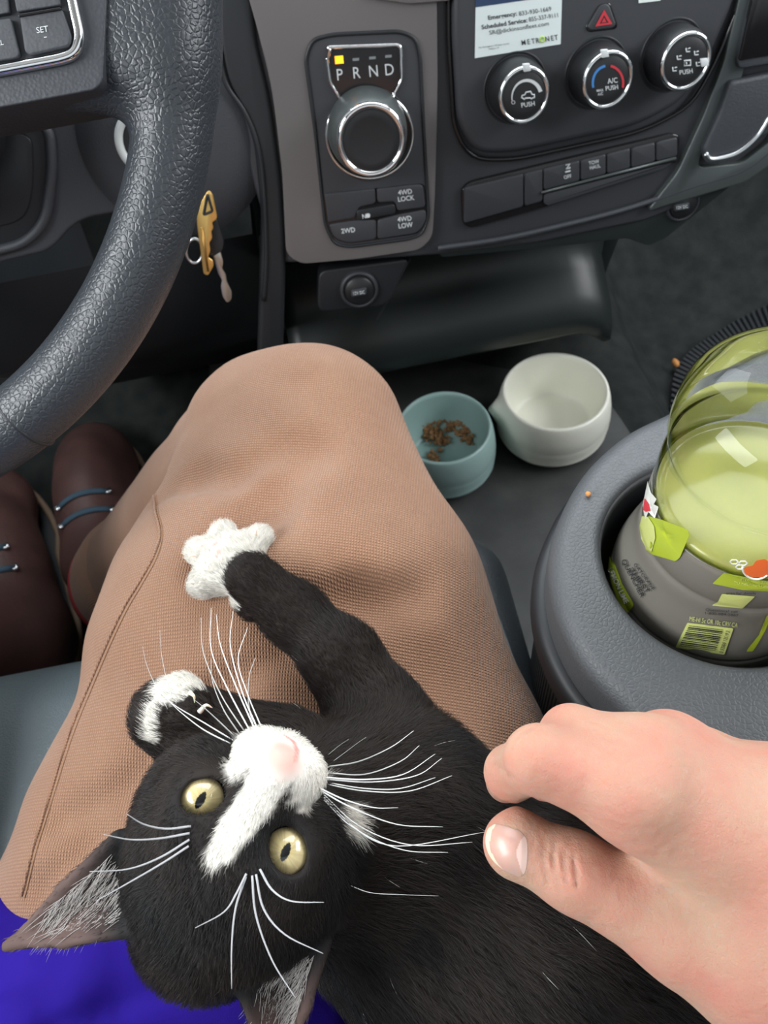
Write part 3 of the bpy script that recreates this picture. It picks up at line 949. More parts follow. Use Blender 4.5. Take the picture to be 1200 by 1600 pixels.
# ================================================================ centre console with cup holder
CZ = .49
cn = empty('centre_console', (.19, .10, CZ), 'grey grained leather centre console with a round cup holder', 'console')
edge_px = [(1055, 640), (985, 675), (925, 730), (885, 800), (868, 870), (880, 950), (920, 1030), (985, 1100), (1040, 1160)]
left = [Z(x, y, CZ)[:2] for x, y in edge_px]
outl = [np.array(p) for p in smooth_path([np.array((*p, 0.)) for p in left], 5)]
outl = [p[:2] for p in outl] + [np.array((.100, .02)), np.array((.104, -.16)), np.array((.36, -.16))] + [p[:2] for p in smooth_path([np.array((*p, 0.)) for p in ((.36, .10), (.358, .17), (.343, .228), (.30, .262), (.24, .268), (.20, .258))], 4)]
def inset(pts, d):
    c = np.array([.215, .06])
    out = []
    k = len(pts)
    for i in range(k):
        t = pts[(i + 1) % k] - pts[i - 1]
        n = np.array([t[1], -t[0]])
        n /= np.linalg.norm(n) + 1e-9
        if n @ (pts[i] - c) < 0:
            n = -n
        out.append(pts[i] - n * d)
    return out
HC = np.array((.151, .1507))
HR = .0553
def pierced(name, off, z0, z1, ro, ri, mt):
    """solid with the console's outline, rounded edges and the round hole for the cup"""
    out_ = inset(outl, off)
    N = 160
    vs, fs = [], []
    prof_ = []
    hgt = z1 - z0
    for a in np.linspace(0, math.pi / 2, 5):
        prof_.append(('i', ri * (1 - math.sin(a)), z1 - ri * (1 - math.cos(math.pi / 2 - a)) if 0 else z1 - ri + ri * math.sin(a)))
    for s in np.linspace(.15, .85, 6):
        prof_.append(('m', s, z1))
    for a in np.linspace(math.pi / 2, 0, 7):
        prof_.append(('o', ro * (1 - math.cos(a)), z1 - ro + ro * math.sin(a)))
    prof_.append(('o', 0, z0))
    prof_.append(('i', 0, z0))
    k = len(prof_)
    for j in range(N):
        t = 2 * math.pi * j / N
        d = np.array((math.cos(t), math.sin(t)))
        R_ = 1e9
        for i in range(len(out_)):
            p, q = out_[i] - HC, out_[(i + 1) % len(out_)] - HC
            e_ = q - p
            den = d[0] * e_[1] - d[1] * e_[0]
            if abs(den) < 1e-12:
                continue
            tt = (p[0] * e_[1] - p[1] * e_[0]) / den
            uu = (p[0] * d[1] - p[1] * d[0]) / den
            if tt > 0 and -1e-6 <= uu <= 1 + 1e-6:
                R_ = min(R_, tt)
        for kind, s, z in prof_:
            if kind == 'i':
                r = HR + ri - (ri - s) if 0 else HR + (ri - ri * math.sqrt(max(0, 1 - ((z - (z1 - ri)) / ri) ** 2)) if z > z1 - ri else 0)
            elif kind == 'o':
                r = R_ - s
            else:
                r = (HR + ri) + (R_ - ro - HR - ri) * s
            vs.append((HC[0] + d[0] * r, HC[1] + d[1] * r, z))
    for j in range(N):
        j2 = (j + 1) % N
        for i in range(k):
            i2 = (i + 1) % k
            fs.append((j * k + i, j * k + i2, j2 * k + i2, j2 * k + i))
    o = mk(name, vs, fs, mt, cn)
    m_ = o.modifiers.new('s', 'EDGE_SPLIT')
    m_.split_angle = math.radians(70)
    apply_mods(o)
    return o
pierced('armrest_pad', -.003, CZ - .030, CZ, .010, .004, MT['pad'])
pierced('piping_band', -.009, CZ - .048, CZ - .0305, .006, .001, MT['darker'])
body = pierced('side_body', -.004, CZ - .37, CZ - .049, .004, .001, mat('ribbed_side', (.022, .026, .028), .55, bumps=[('waveY', 110, .5, .001)]))
lathe('cup_holder', [(HR + .003, -.006), (HR - .0006, -.004), (HR - .0015, -.010), (HR - .003, -.0595), (.0, -.0605)], (HC[0], HC[1], CZ), (0, 0, 1), MT['capblack'], cn, 64)

# ================================================================ drink bottle
BC = np.array((.1525, .153))
BZ = CZ - .060
bt = empty('drink_bottle', (*BC, BZ), 'large clear bottle of yellow-green sports drink with grey label in the cup holder', 'bottle')
BR = .0405
prof = [(.0, .002), (.030, .001), (.040, .003), (.0455, .009), (.0470, .018), (.0470, .034), (.0460, .037), (.0468, .040), (.0445, .052), (.0416, .064), (BR, .074), (BR - .001, .078), (BR, .082), (BR, .098), (BR - .001, .101), (BR, .104),
        (BR, .120), (BR - .0012, .126), (BR - .0012, .131), (BR + .0006, .137), (BR + .0012, .143), (BR + .0009, .149), (.0402, .157), (.0365, .1632), (.0300, .169), (.0235, .173), (.0185, .178), (.0168, .185), (.0165, .205)]
prof = [tuple(p) for p in smooth_path([np.array((r, h, 0.)) for r, h in prof], 3)]
prof = [(max(p[0], 0), p[1]) for p in prof]
def glass_mat(name, col, mixf, rough=.03):
    m = bpy.data.materials.new(name)
    m.use_nodes = True
    nt = m.node_tree
    nt.nodes.remove(nt.nodes['Principled BSDF'])
    out_ = nt.nodes['Material Output']
    t = nt.nodes.new('ShaderNodeBsdfTransparent')
    t.inputs[0].default_value = (*col, 1)
    g = nt.nodes.new('ShaderNodeBsdfGlossy')
    g.inputs['Roughness'].default_value = rough
    fr = nt.nodes.new('ShaderNodeLayerWeight')
    fr.inputs[0].default_value = mixf
    mx = nt.nodes.new('ShaderNodeMixShader')
    nt.links.new(fr.outputs['Fresnel'], mx.inputs[0])
    nt.links.new(t.outputs[0], mx.inputs[1])
    nt.links.new(g.outputs[0], mx.inputs[2])
    nt.links.new(mx.outputs[0], out_.inputs[0])
    return m
MT['clear'] = glass_mat('clear_plastic', (.965, .975, .96), .24)
lathe('shell', prof, (*BC, BZ), (0, 0, 1), MT['clear'], bt, 96)
def liquid_mat():
    m = mat('sports_drink', (.46, .47, .15), .12, sss=.02, ssr=(.9, 1, .35), spec=.4)
    nt = m.node_tree
    b = nt.nodes['Principled BSDF']
    tr_ = nt.nodes.new('ShaderNodeBsdfTranslucent')
    tr_.inputs[0].default_value = (.70, .72, .22, 1)
    mx = nt.nodes.new('ShaderNodeMixShader')
    mx.inputs[0].default_value = .25
    nt.links.new(b.outputs[0], mx.inputs[1])
    nt.links.new(tr_.outputs[0], mx.inputs[2])
    nt.links.new(mx.outputs[0], nt.nodes['Material Output'].inputs[0])
    return m
LH = .105
lp = [(max(r - .0014, 0), h + (.0014 if h < .01 else 0)) for r, h in prof if h < LH - .001]
lr = lp[-1][0]
lathe('drink', lp + [(lr, LH), (lr * .9, LH + .0002), (0, LH + .0002)], (*BC, BZ), (0, 0, 1), liquid_mat(), bt, 96)
lathe('cap', [(.0178, .190), (.0188, .191), (.0190, .206), (.0182, .2085), (.0165, .2092), (0, .2092)], (*BC, BZ), (0, 0, 1), MT['red'], bt, 48)
label_m = mat('label_grey', (.185, .175, .150), .28, coat=.5)
lab = [(r + .00035, h) for r, h in prof if .016 < h < .1035]
lathe('label', [(lab[0][0] - .0005, lab[0][1])] + lab + [(lab[-1][0] - .0005, lab[-1][1])], (*BC, BZ), (0, 0, 1), label_m, bt, 96)
def cyl(d_):
    """pixel -> front of the bottle's label, d_ above it"""
    hs = np.array([h for r, h in prof])
    rs = np.array([r for r, h in prof])
    def fn(px, py):
        d = ray(px, py)
        o = CAM[:2] - BC
        R = .0435
        for _ in range(10):
            a, b, c = d[:2] @ d[:2], 2 * o @ d[:2], o @ o - (R + d_) ** 2
            q = max(b * b - 4 * a * c, 0)
            p = CAM + d * ((-b - math.sqrt(q)) / (2 * a))
            R = .5 * R + .5 * float(np.interp(p[2] - BZ, hs, rs))
        return p
    return fn
c1, c2, c3 = cyl(.0011), cyl(.0015), cyl(.0019)
def patch(nm, pts, fn, mt, r=3):
    """printed patch wrapped on the bottle"""
    pts = [np.array(p) for p in rnd(pts, r)]
    k = len(pts)
    c = np.mean(pts, 0)
    v, f = [fn(*c)], []
    rings = 8
    for j in range(1, rings + 1):
        for p in pts:
            v.append(fn(*(c + (p - c) * j / rings)))
    for i in range(k):
        f.append((0, 1 + i, 1 + (i + 1) % k))
    for j in range(rings - 1):
        for i in range(k):
            a, b = 1 + j * k + i, 1 + j * k + (i + 1) % k
            f.append((a, a + k, b + k, b))
    return mk(nm, v, f, mt, bt, True)
lime = mat('label_lime', (.42, .52, .035), .3, coat=.4)
lime2 = mat('label_pale_lime', (.62, .68, .22), .3, coat=.4)
wh = mat('label_white', (.80, .82, .76), .35, coat=.4)
orange = mat('label_orange', (.85, .16, .03), .35, coat=.4)
patch('lime_panel', [(1012, 806), (1034, 812), (1075, 828), (1077, 836), (1062, 872, 5), (1055, 877), (1018, 866), (1008, 858)], c1, lime)
patch('bolt_print', [(1012, 752), (1017, 770), (1026, 780), (1021, 788), (1029, 792), (1023, 810), (1013, 800), (1008, 812), (1004, 790)], c2, wh, 1)
patch('bolt_print', [(1007, 778), (1013, 786), (1016, 798), (1009, 800), (1004, 796)], c3, MT['red'], 1)
patch('bolt_print', [(1003, 806), (1013, 808), (1022, 822), (1024, 840), (1018, 862), (1010, 858), (1002, 842), (999, 822)], c2, lime2, 2)
patch('bolt_print', [(1016, 845), (1019, 852), (1015, 858)], c3, lime, 1)
patch('lime_strip', [(952, 868), (962, 884), (972, 912), (991, 945, 5), (981, 958), (966, 942), (955, 912), (950, 885)], c1, lime)
text('lettering', 'LEMON LIME', 966, 915, 8, -64, cyl(.0026), wh, bt, .8, .012, maxw=60)
text('lettering', 'GATORADE', 1006.5, 901, 5.5, -54, c2, MT['ink_black'], bt, maxw=50)
text('lettering', 'THIRST', 999, 907, 7.5, -54, c2, MT['ink_black'], bt, bold=.012, maxw=46)
text('lettering', 'QUENCHER', 988.5, 904, 7.5, -62, c2, MT['ink_black'], bt, bold=.012, maxw=66)
patch('lime_panel', [(1113, 912), (1131, 895), (1215, 912), (1290, 918), (1290, 946), (1215, 925), (1160, 922)], c1, lime, 2)
text('lettering', 'ELECTROLYTES\nTO HELP REHYDRATE', 1180, 911, 4.2, -6, c2, lime2, bt, maxw=66)
patch('orange_print', [(1163, 886), (1176, 884), (1181, 876), (1195, 873), (1204, 880), (1225, 884), (1225, 898), (1196, 902), (1176, 902), (1163, 897)], c2, orange, 3)
arc_w = [c2(1176 + 22 * math.cos(a) + 6, 887 + 18 * math.sin(a)) for a in np.linspace(.7, 3.2, 16)]
tube('orange_outline', arc_w, .0004, wh, bt, 6)
for hx, hy in [(1147, 878), (1161, 880), (1156, 886)]:
    tube('hexagon_print', [c2(hx + 6.5 * math.cos(a), hy + 3.8 * math.sin(a)) for a in np.linspace(0, 2 * math.pi, 6, endpoint=False)], .00028, wh, bt, 6, True)
text('lettering', 'scan for details', 1158, 927, 4, 0, c2, MT['ink_black'], bt, maxw=46)
patch('scan_panel', [(1128, 928), (1180, 932), (1160, 951), (1112, 946), (1122, 940)], c1, lime2, 2)
text('lettering', 'Questions? call\n1-800-884-2867', 1128, 957, 4, -4, c2, MT['ink_black'], bt, maxw=52)
text('lettering', 'ME-HI 5c OR 10c CRV CA', 1115, 972, 7, -8, c2, lime2, bt, .7, maxw=76)
bq = [(1074, 973), (1146, 982), (1132, 1023), (1055, 1012)]
patch('barcode_panel', bq, c1, lime2, 2)
q0, q1, q2, q3 = [np.array(p, float) for p in bq]
rr = random.Random(3)
s_ = .10
while s_ < .92:
    wv_ = rr.choice((.018, .03, .045))
    A = [q0 + (q3 - q0) * s_, q1 + (q2 - q1) * s_, q1 + (q2 - q1) * (s_ + wv_), q0 + (q3 - q0) * (s_ + wv_)]
    a, b, c, d = A
    ins = lambda p, q: p + (q - p) * .06
    ou = lambda p, q: p + (q - p) * .80
    v = []
    for i in range(9):
        w_ = .06 + .74 * i / 8
        v += [c2(*(a + (b - a) * w_)), c2(*(d + (c - d) * w_))]
    mk('barcode_bar', v, [(2 * i, 2 * i + 1, 2 * i + 3, 2 * i + 2) for i in range(8)], MT['ink_black'], bt, True)
    s_ += wv_ + rr.choice((.02, .03, .04))
text('lettering', '0 52000 13519 2', 1132, 1003, 6, 72, c2, MT['ink_black'], bt, maxw=36)
patch('lime_edge', [(1198, 962), (1206, 960), (1196, 985), (1184, 1006), (1176, 1018), (1166, 1018), (1170, 1012), (1188, 990)], c1, lime, 2)

# ================================================================ pet bowls
FZ = .1505
def bowl(px, py, label, col, flare, lip=None):
    c = Z(px, py, FZ)
    o = empty('pet_bowl', c, label, 'bowl', 'pet bowls on the floor')
    R = flare
    pf = [(0, .001), (R * .86, .0), (R * .93, .003), (R * .995, .009), (R * 1.02, .0125), (R * .995, .0145), (R * 1.03, .0185), (R * 1.010, .0210), (R * 1.04, .0250), (R * 1.020, .0280), (R * 1.04, .033), (R * 1.02, .045), (R * .985, .056), (R * .95, .063), (R * .925, .0655), (R * .885, .0650),
          (R * .875, .060), (R * .855, .040), (R * .80, .022), (R * .755, .0155), (R * .72, .0128), (R * .66, .012), (R * .5, .012), (0, .012)]
    lathe('bowl_body', pf, c, (0, 0, 1), mat('bowl_glaze', col, .35, bumps=[('noise', 200, .08, .0005)], spec=.45), o, 96)
    if lip:
        # drawn-out pouring lip on one side
        for vt in o.children[0].data.vertices:
            p = np.array(vt.co) - c
            rr0 = np.linalg.norm(p[:2])
            if rr0 > R * .97:
                an = (math.atan2(p[1], p[0]) - lip + math.pi) % (2 * math.pi) - math.pi
                k = .011 * math.exp(-(an / .16) ** 2) * math.exp(-((p[2] - .046) / .012) ** 2)
                vt.co = tuple(c + p + np.array((p[0] / rr0, p[1] / rr0, .3)) * k)
    return o, c
wb, wc = bowl(860, 672, 'empty cream white pet bowl on the floor liner', (.88, .885, .78), .058, math.radians(176))
tb, tcn = bowl(697, 726, 'pale teal pet bowl holding some brown kibble', (.34, .50, .48), .0515)
kib_m = mat('kibble', (.26, .125, .05), .8, bumps=[('noise', 300, .6, .001)], mott=(120, (.42, .24, .11), .8))
def crumb(bm_v, bm_f, c, r):
    import itertools
    base = len(bm_v)
    n1, n2 = 5, 7
    sc = rng.uniform(.7, 1.3, 3)
    for i in range(n1):
        ph = math.pi * (i + .5) / n1
        for j in range(n2):
            t = 2 * math.pi * j / n2
            k = r * rng.uniform(.8, 1.15)
            bm_v.append(c + sc * k * np.array((math.sin(ph) * math.cos(t), math.sin(ph) * math.sin(t), .75 * math.cos(ph))))
    for i in range(n1 - 1):
        for j in range(n2):
            bm_f.append((base + i * n2 + j, base + (i + 1) * n2 + j, base + (i + 1) * n2 + (j + 1) % n2, base + i * n2 + (j + 1) % n2))
    bm_f.append(tuple(base + j for j in range(n2)))
    bm_f.append(tuple(base + (n1 - 1) * n2 + j for j in range(n2 - 1, -1, -1)))
kv, kf = [], []
spots = [((640, 657), (700, 654), 60), ((655, 662), (735, 668), 90), ((700, 658), (738, 690), 46), ((668, 672), (690, 682), 50), ((664, 688), (700, 688), 26), ((672, 712), (686, 714), 14)]
for p0_, p1_, n_ in spots:
    for _ in range(n_):
        s0 = rng.random()
        x = p0_[0] + (p1_[0] - p0_[0]) * s0 + rng.normal(0, 3.5)
        y = p0_[1] + (p1_[1] - p0_[1]) * s0 + rng.normal(0, 4)
        c = Z(x, y, FZ + .0155)
        d_ = c[:2] - tcn[:2]
        rr_ = np.linalg.norm(d_)
        if rr_ > .044:
            c[:2] = tcn[:2] + d_ / rr_ * .044
            rr_ = .044
        c[2] = FZ + .0145 + max(0, rr_ - .036) * .9 + abs(rng.normal(0, .0022))
        crumb(kv, kf, c, rng.uniform(.0016, .0034))
tag(mk('kibble_crumbs', kv, kf, kib_m, None, True), 'heap of broken brown kibble in the teal bowl', 'pet food', kind='stuff')
for nm_, pos, r_, lb in (('kibble_piece', P(753, 902, .80), .004, 'orange-brown kibble bit on the floor liner right of the knee'),
                    ('kibble_piece', Z(919, 772, CZ + .0015), .0015, 'tiny tan crumb on the front of the centre console'),
                    ('kibble_piece', Z(1056, 567, .086), .006, 'orange kibble bit beside the ribbed passenger mat')):
    v, f = [], []
    if r_ == .004:
        pos = Z(753, 902, .1535)
    crumb(v, f, np.array(pos), r_)
    tag(mk(nm_, v, f, mat('kibble_orange', (.55, .24, .07), .8), None, True), lb, 'kibble', 'stray kibble bits')

# ================================================================ person: arm and hand, trousers, shirt, boots
def px(x, y, t, r):
    return P(x, y, t), r
HB = [P(740, 1080, .20), P(1750, 1750, .30), P(740, 1350, .30), P(1300, 1080, .20), P(1250, 1650, .19), P(1000, 1300, .31)]
lo, hi = bounds([P(745, 1220, .26), P(760, 1090, .22), P(1300, 1050, .22), P(1560, 1760, .20), P(1600, 1560, .27), P(950, 1260, .31), P(800, 1400, .2)], .02)
H = Field(lo, hi, .00085)
mm = .001
def J(x, y, t):
    return P(x, y, t)
# metacarpals and wrist
wr = [J(1265, 1425, .203), J(1270, 1370, .203), J(1275, 1315, .207), J(1280, 1280, .216)]
m2, m3, m4, m5 = J(1000, 1243, .207), J(1012, 1192, .211), J(1045, 1182, .226), J(1095, 1190, .244)
for a, b, ra, rb in ((wr[0], m2, .0165, .0132), (wr[1], m3, .0165, .0124), (wr[2], m4, .0165, .0115), (wr[3], m5, .016, .0105)):
    H.cone(a, b, ra, rb, .012)
H.cone(m2, m4, .0115, .0108, .010)
# fingers: (knuckle, middle joint, end joint, tip)
H.cone(m2, J(842, 1187, .212), .0125, .0096, .006)
H.cone(J(842, 1187, .212), J(800, 1207, .233), .0094, .0082, .003)
H.cone(J(800, 1207, .233), J(790, 1222, .252), .0082, .0068, .003)
H.cone(m3, J(893, 1151, .224), .0118, .0094, .006)
H.cone(J(893, 1151, .224), J(862, 1190, .250), .0090, .0080, .003)
H.cone(J(862, 1190, .250), J(850, 1222, .262), .0078, .0066, .003)
H.cone(m4, J(965, 1168, .250), .0108, .0088, .006)
H.cone(J(965, 1168, .250), J(925, 1195, .272), .0086, .0076, .003)
H.cone(J(925, 1195, .272), J(905, 1225, .284), .0074, .0062, .003)
H.cone(m5, J(1040, 1180, .268), .0100, .0078, .006)
H.cone(J(1040, 1180, .268), J(1000, 1205, .288), .0076, .0066, .003)
H.cone(J(1000, 1205, .288), J(980, 1230, .296), .0064, .0056, .003)
# thumb
H.cone(wr[0], J(1190, 1478, .207), .017, .0175, .014)
H.cone(J(1190, 1478, .207), J(1062, 1452, .211), .0185, .0135, .012)
H.cone(J(1062, 1452, .211), J(898, 1362, .217), .0130, .0108, .006)
H.cone(J(898, 1362, .217), J(815, 1322, .222), .0108, .0096, .004)
H.ell(J(806, 1318, .222), (.0098, .0094, .0085), k=.003)
# web between thumb and forefinger, heel of the hand
H.cone(J(1060, 1370, .219), J(1190, 1400, .212), .010, .0165, .016)
H.cone(J(1200, 1510, .212), J(1420, 1600, .210), .018, .024, .02)
# forearm
H.cone(J(1270, 1400, .211), J(1700, 1640, .22), .024, .036, .016)
H.cone(J(1265, 1330, .213), J(1700, 1560, .225), .024, .036, .016)
# knuckle and joint swellings
H.ell(J(1000, 1228, .1975), (.0085, .0085, .006), k=.008)
# skin folds over the joints
def crease(pts, r=.00045, k=.0012):
    w3 = []
    for x, y in pts:
        t = H.march(x, y)
        if t:
            w3.append(P(x, y, t))
    for a, b in zip(w3[:-1], w3[1:]):
        H.cone(a, b, r, r, k, sub=True)
for pts_ in ([(853, 1316), (849, 1338), (852, 1362), (858, 1384)], [(866, 1318), (864, 1342), (867, 1368), (872, 1392)], [(881, 1328), (881, 1352), (885, 1380)], [(897, 1338), (899, 1362), (902, 1382)],
             [(818, 1142), (806, 1156), (800, 1172)], [(828, 1138), (818, 1155)], [(772, 1196), (786, 1204), (800, 1216)],
             [(1035, 1388), (1050, 1394), (1066, 1396)]):
    crease(pts_)
def skin_mat():
    m = mat('skin', (.50, .310, .222), .52, sss=.004, ssr=(1, .36, .2), bumps=[('voronoi', 1100, .4, .0004), ('noise', 380, .5, .001)], mott=(48, (.54, .225, .170), .85), spec=.35)
    return m
MT['skin'] = skin_mat()
person = H.build('person', MT['skin'], None, 2)
tag(person, 'person in purple shirt and tan trousers resting a hand on the kitten', 'person')
hb = bvh_of(person)
# thumb nail, laid on the thumb tip
NR, NC = 30, 34
qa, qb, qc, qd = (np.array(p, float) for p in ((766, 1284), (822, 1301), (818, 1374), (781, 1357)))
v, f = [], []
for i in range(NC + 1):
    u = i / NC
    for j in range(NR + 1):
        s = j / NR
        s2, u2 = 2 * s - 1, 2 * u - 1
        # squarish patch with rounded corners
        k = (abs(s2) ** 5 * abs(u2) ** 5)
        ss, uu = .5 + .5 * s2 * (1 - .16 * k), .5 + .5 * u2 * (1 - .16 * k)
        q = (qa * (1 - uu) + qb * uu) * (1 - ss) + (qd * (1 - uu) + qc * uu) * ss
        q = q + np.array((-14., 2.)) * (1 - uu) * (1 - (2 * ss - 1) ** 2) + np.array((4., 0.)) * uu * (1 - (2 * ss - 1) ** 2)
        l, n_ = hit(hb, *q)
        if l is None or np.linalg.norm(l - P(*q, .222)) > .02:
            l = P(*q, .222)
        edge_ = min(1, 5 * min(s, 1 - s)) * min(1, 7 * (1 - u))
        v.append(l - ray(*q) / np.linalg.norm(ray(*q)) * (.0001 + .00045 * edge_))
for i in range(NC):
    for j in range(NR):
        a = i * (NR + 1) + j
        f.append((a, a + 1, a + NR + 2, a + NR + 1))
nail_p = mat('nail', (.56, .35, .29), .34, coat=.1, sss=.002)
nail_w = mat('nail_edge', (.74, .60, .44), .3)
nail_l = mat('nail_moon', (.66, .46, .40), .34)
nl = mk('thumb_nail', v, f, [nail_p, nail_w, nail_l], person)
for i in range(NC):
    for j in range(NR):
        s = abs(-1 + 2 * (j + .5) / NR)
        u = (i + .5) / NC
        nl.data.polygons[i * NR + j].material_index = 1 if u < .10 + .05 * s * s else (2 if u > .74 + .30 * s * s else 0)
nl['label'] = 'pale pink thumb nail'

# ---------------------------------------------------------------- trousers
kneeL, kneeR, kneeC = P(405, 720, .49), P(500, 684, .485), P(478, 672, .475)
ank = P(212, 905, .76)
lo, hi = bounds([np.array((-.47, .36, .25)), np.array((-.45, .3, .45)), P(250, 1380, .40), P(-60, 1600, .42), P(640, 1250, .4), P(820, 1560, .40), kneeL, kneeR, ank, P(870, 1100, .4), P(30, 1100, .4)], .12)
T = Field(lo, hi, .0032)
T.cone(kneeL, P(360, 960, .43), .052, .066, .03)
T.cone(P(360, 960, .43), P(262, 1330, .41), .066, .074, .03)
T.cone(P(262, 1330, .41), P(120, 1640, .42), .074, .085, .03)
T.cone(kneeR, P(560, 950, .43), .052, .070, .03)
T.cone(P(560, 950, .43), P(632, 1230, .405), .070, .076, .03)
T.cone(P(640, 1230, .405), P(720, 1560, .42), .078, .085, .03)
T.cone(kneeC, P(460, 960, .415), .050, .064, .03)
T.cone(P(460, 960, .415), P(450, 1320, .405), .064, .070, .03)
T.cone(P(450, 1320, .405), P(430, 1650, .42), .07, .09, .04)
# shin going down behind the knee
T.cone(P(420, 690, .51), ank, .056, .060, .02)
_ax = (ank - P(420, 690, .51)) / np.linalg.norm(ank - P(420, 690, .51))
T.rbox(ank + _ax * .104, (.1, .1, .1), .002, np.array([_ax, *[frame(_ax)[i] for i in (0, 1)]]), .002, sub=True)
# creases in the cloth
def fold(pts, r, k=.012, sub=True, dep=.0):
    w3 = []
    for x, y in pts:
        t = T.march(x, y, .2, 1.2)
        if t:
            w3.append(P(x, y, t + dep))
    for a, b in zip(w3[:-1], w3[1:]):
        T.cone(a, b, r, r, k, sub=sub)
fold([(235, 1180), (300, 1110), (370, 1050), (450, 1010), (520, 995)], .003, .016, dep=-.001)
fold([(90, 1290), (200, 1235), (300, 1200)], .003, .014)
fold([(60, 1390), (130, 1330), (230, 1290)], .004, .014)
fold([(250, 770), (300, 745), (360, 735), (430, 700)], .002, .02, dep=-.001)
fold([(330, 880), (420, 780), (490, 700)], .002, .025, dep=-.001)
fold([(390, 1000), (460, 960), (560, 935), (650, 930)], .002, .022, dep=-.001)
fold([(300, 1060), (390, 1000), (480, 975)], .004, .02, sub=False, dep=.004)
# other leg, out of the picture to the left
T.cone(P(-170, 1560, .46), (-.40, .33, .45), .085, .062, .03)
T.cone((-.40, .33, .45), (-.47, .36, .20), .062, .058, .02)
T.ripple(lambda x, y, z: .0012 * np.sin(55 * x + 20 * y + 2 * np.sin(30 * z)) * np.sin(38 * y - 12 * x + 1.5 * np.sin(25 * x)) + .0007 * np.sin(110 * y + 60 * x) * np.sin(70 * x - 40 * z))
def cloth_mat():
    m = mat('tan_canvas', (.362, .190, .112), .85, mott=(28, (.42, .235, .145), .7), sheen=.25, spec=.2)
    nt = m.node_tree
    b = nt.nodes['Principled BSDF']
    tc = nt.nodes.new('ShaderNodeTexCoord')
    mp_ = nt.nodes.new('ShaderNodeMapping')
    mp_.inputs['Rotation'].default_value = (0, 0, math.radians(12))
    nt.links.new(tc.outputs['Object'], mp_.inputs[0])
    hs = []
    for ax_, sc in (('X', 235), ('Y', 205)):
        wv = nt.nodes.new('ShaderNodeTexWave')
        wv.bands_direction = ax_
        wv.inputs['Scale'].default_value = sc
        wv.inputs['Distortion'].default_value = 1.2
        wv.inputs['Detail'].default_value = 2
        wv.inputs['Detail Scale'].default_value = 3
        nt.links.new(mp_.outputs[0], wv.inputs[0])
        hs.append(wv.outputs[1])
    ml = nt.nodes.new('ShaderNodeMath')
    ml.operation = 'MULTIPLY'
    nt.links.new(hs[0], ml.inputs[0])
    nt.links.new(hs[1], ml.inputs[1])
    bp = nt.nodes.new('ShaderNodeBump')
    bp.inputs['Strength'].default_value = .8
    bp.inputs['Distance'].default_value = .0009
    nt.links.new(ml.outputs[0], bp.inputs['Height'])
    nt.links.new(bp.outputs[0], b.inputs['Normal'])
    old = b.inputs['Base Color'].links[0].from_socket
    mg = nt.nodes.new('ShaderNodeMix')
    mg.data_type = 'RGBA'
    mg.blend_type = 'MULTIPLY'
    mg.inputs[0].default_value = 1
    rg = nt.nodes.new('ShaderNodeMapRange')
    rg.inputs[3].default_value, rg.inputs[4].default_value = .72, 1.25
    nt.links.new(ml.outputs[0], rg.inputs[0])
    nt.links.new(old, mg.inputs[6])
    nt.links.new(rg.outputs[0], mg.inputs[7])
    nt.links.new(mg.outputs[2], b.inputs['Base Color'])
    return m
MT['cloth'] = cloth_mat()
trousers = T.build('trousers', MT['cloth'], person, 3)
tb_ = bvh_of(trousers)
thread = mat('seam_thread', (.30, .165, .09), .8)
def seam_on(bv, pts_, r, mt, nm, par, lift=.0003):
    q = []
    for p in smooth_path([np.array((*p, 0.)) for p in pts_], 8):
        l, n_ = hit(bv, p[0], p[1])
        if l is not None:
            q.append(l + n_ * lift)
    if len(q) > 3:
        tube(nm, q, r, mt, par, 6)
seam_on(tb_, [(240, 775), (243, 800), (250, 835), (240, 870), (218, 910), (194, 950), (170, 1000), (138, 1075), (108, 1150), (76, 1250), (54, 1320), (34, 1400)], .0008, MT['cloth'], 'side_seam', trousers)
seam_on(tb_, [(244, 775), (247, 800), (254, 835), (245, 872), (223, 912), (199, 953), (175, 1003), (143, 1078), (113, 1153), (81, 1253), (59, 1323), (39, 1403)], .0003, thread, 'stitching', trousers)
# hem with its red lining
ax_s = (ank - P(420, 690, .51))
ax_s = ax_s / np.linalg.norm(ax_s)
hemc = ank - _ax * .036
hem = lathe('hem', [(.0585, -.012), (.0625, -.002), (.0640, .012), (.0632, .040), (.0622, .043), (.0605, .042), (.060, .012)], hemc, ax_s, MT['cloth'], trousers, 64)
lathe('hem_lining', [(.0612, .0405), (.0630, .047), (.0625, .054), (.0600, .053), (.0590, .020)], hemc, ax_s, mat('red_lining', (.42, .04, .05), .8), trousers, 64)

# ---------------------------------------------------------------- shirt
lo, hi = bounds([P(-150, 1700, .40), P(800, 1800, .40), P(-100, 1450, .28), P(700, 1560, .27)], .12)
hi = np.minimum(hi, [.4, .30, .62])
Sf = Field(lo, hi, .003)
Sf.cone(P(-120, 1640, .365), P(300, 1665, .355), .080, .080, .03)
Sf.cone(P(300, 1665, .355), P(760, 1750, .385), .080, .085, .04)
Sf.cone(P(-60, 1950, .42), P(760, 2000, .42), .10, .10, .05)
def sfold(pts, r, k=.01, sub=True, dep=0):
    w3 = []
    for x, y in pts:
        t = Sf.march(x, y, .15, .8)
        if t:
            w3.append(P(x, y, t + dep))
    for a, b in zip(w3[:-1], w3[1:]):
        Sf.cone(a, b, r, r, k, sub=sub)
sfold([(0, 1540), (90, 1535), (180, 1520), (240, 1500)], .004, .018)
sfold([(100, 1600), (180, 1570), (260, 1540), (330, 1530)], .005, .02)
sfold([(-40, 1500), (60, 1490), (140, 1470)], .002, .02, sub=False)
sfold([(20, 1580), (120, 1560), (220, 1530)], .003, .016, sub=False)
sfold([(560, 1590), (640, 1580), (720, 1600)], .002, .012)
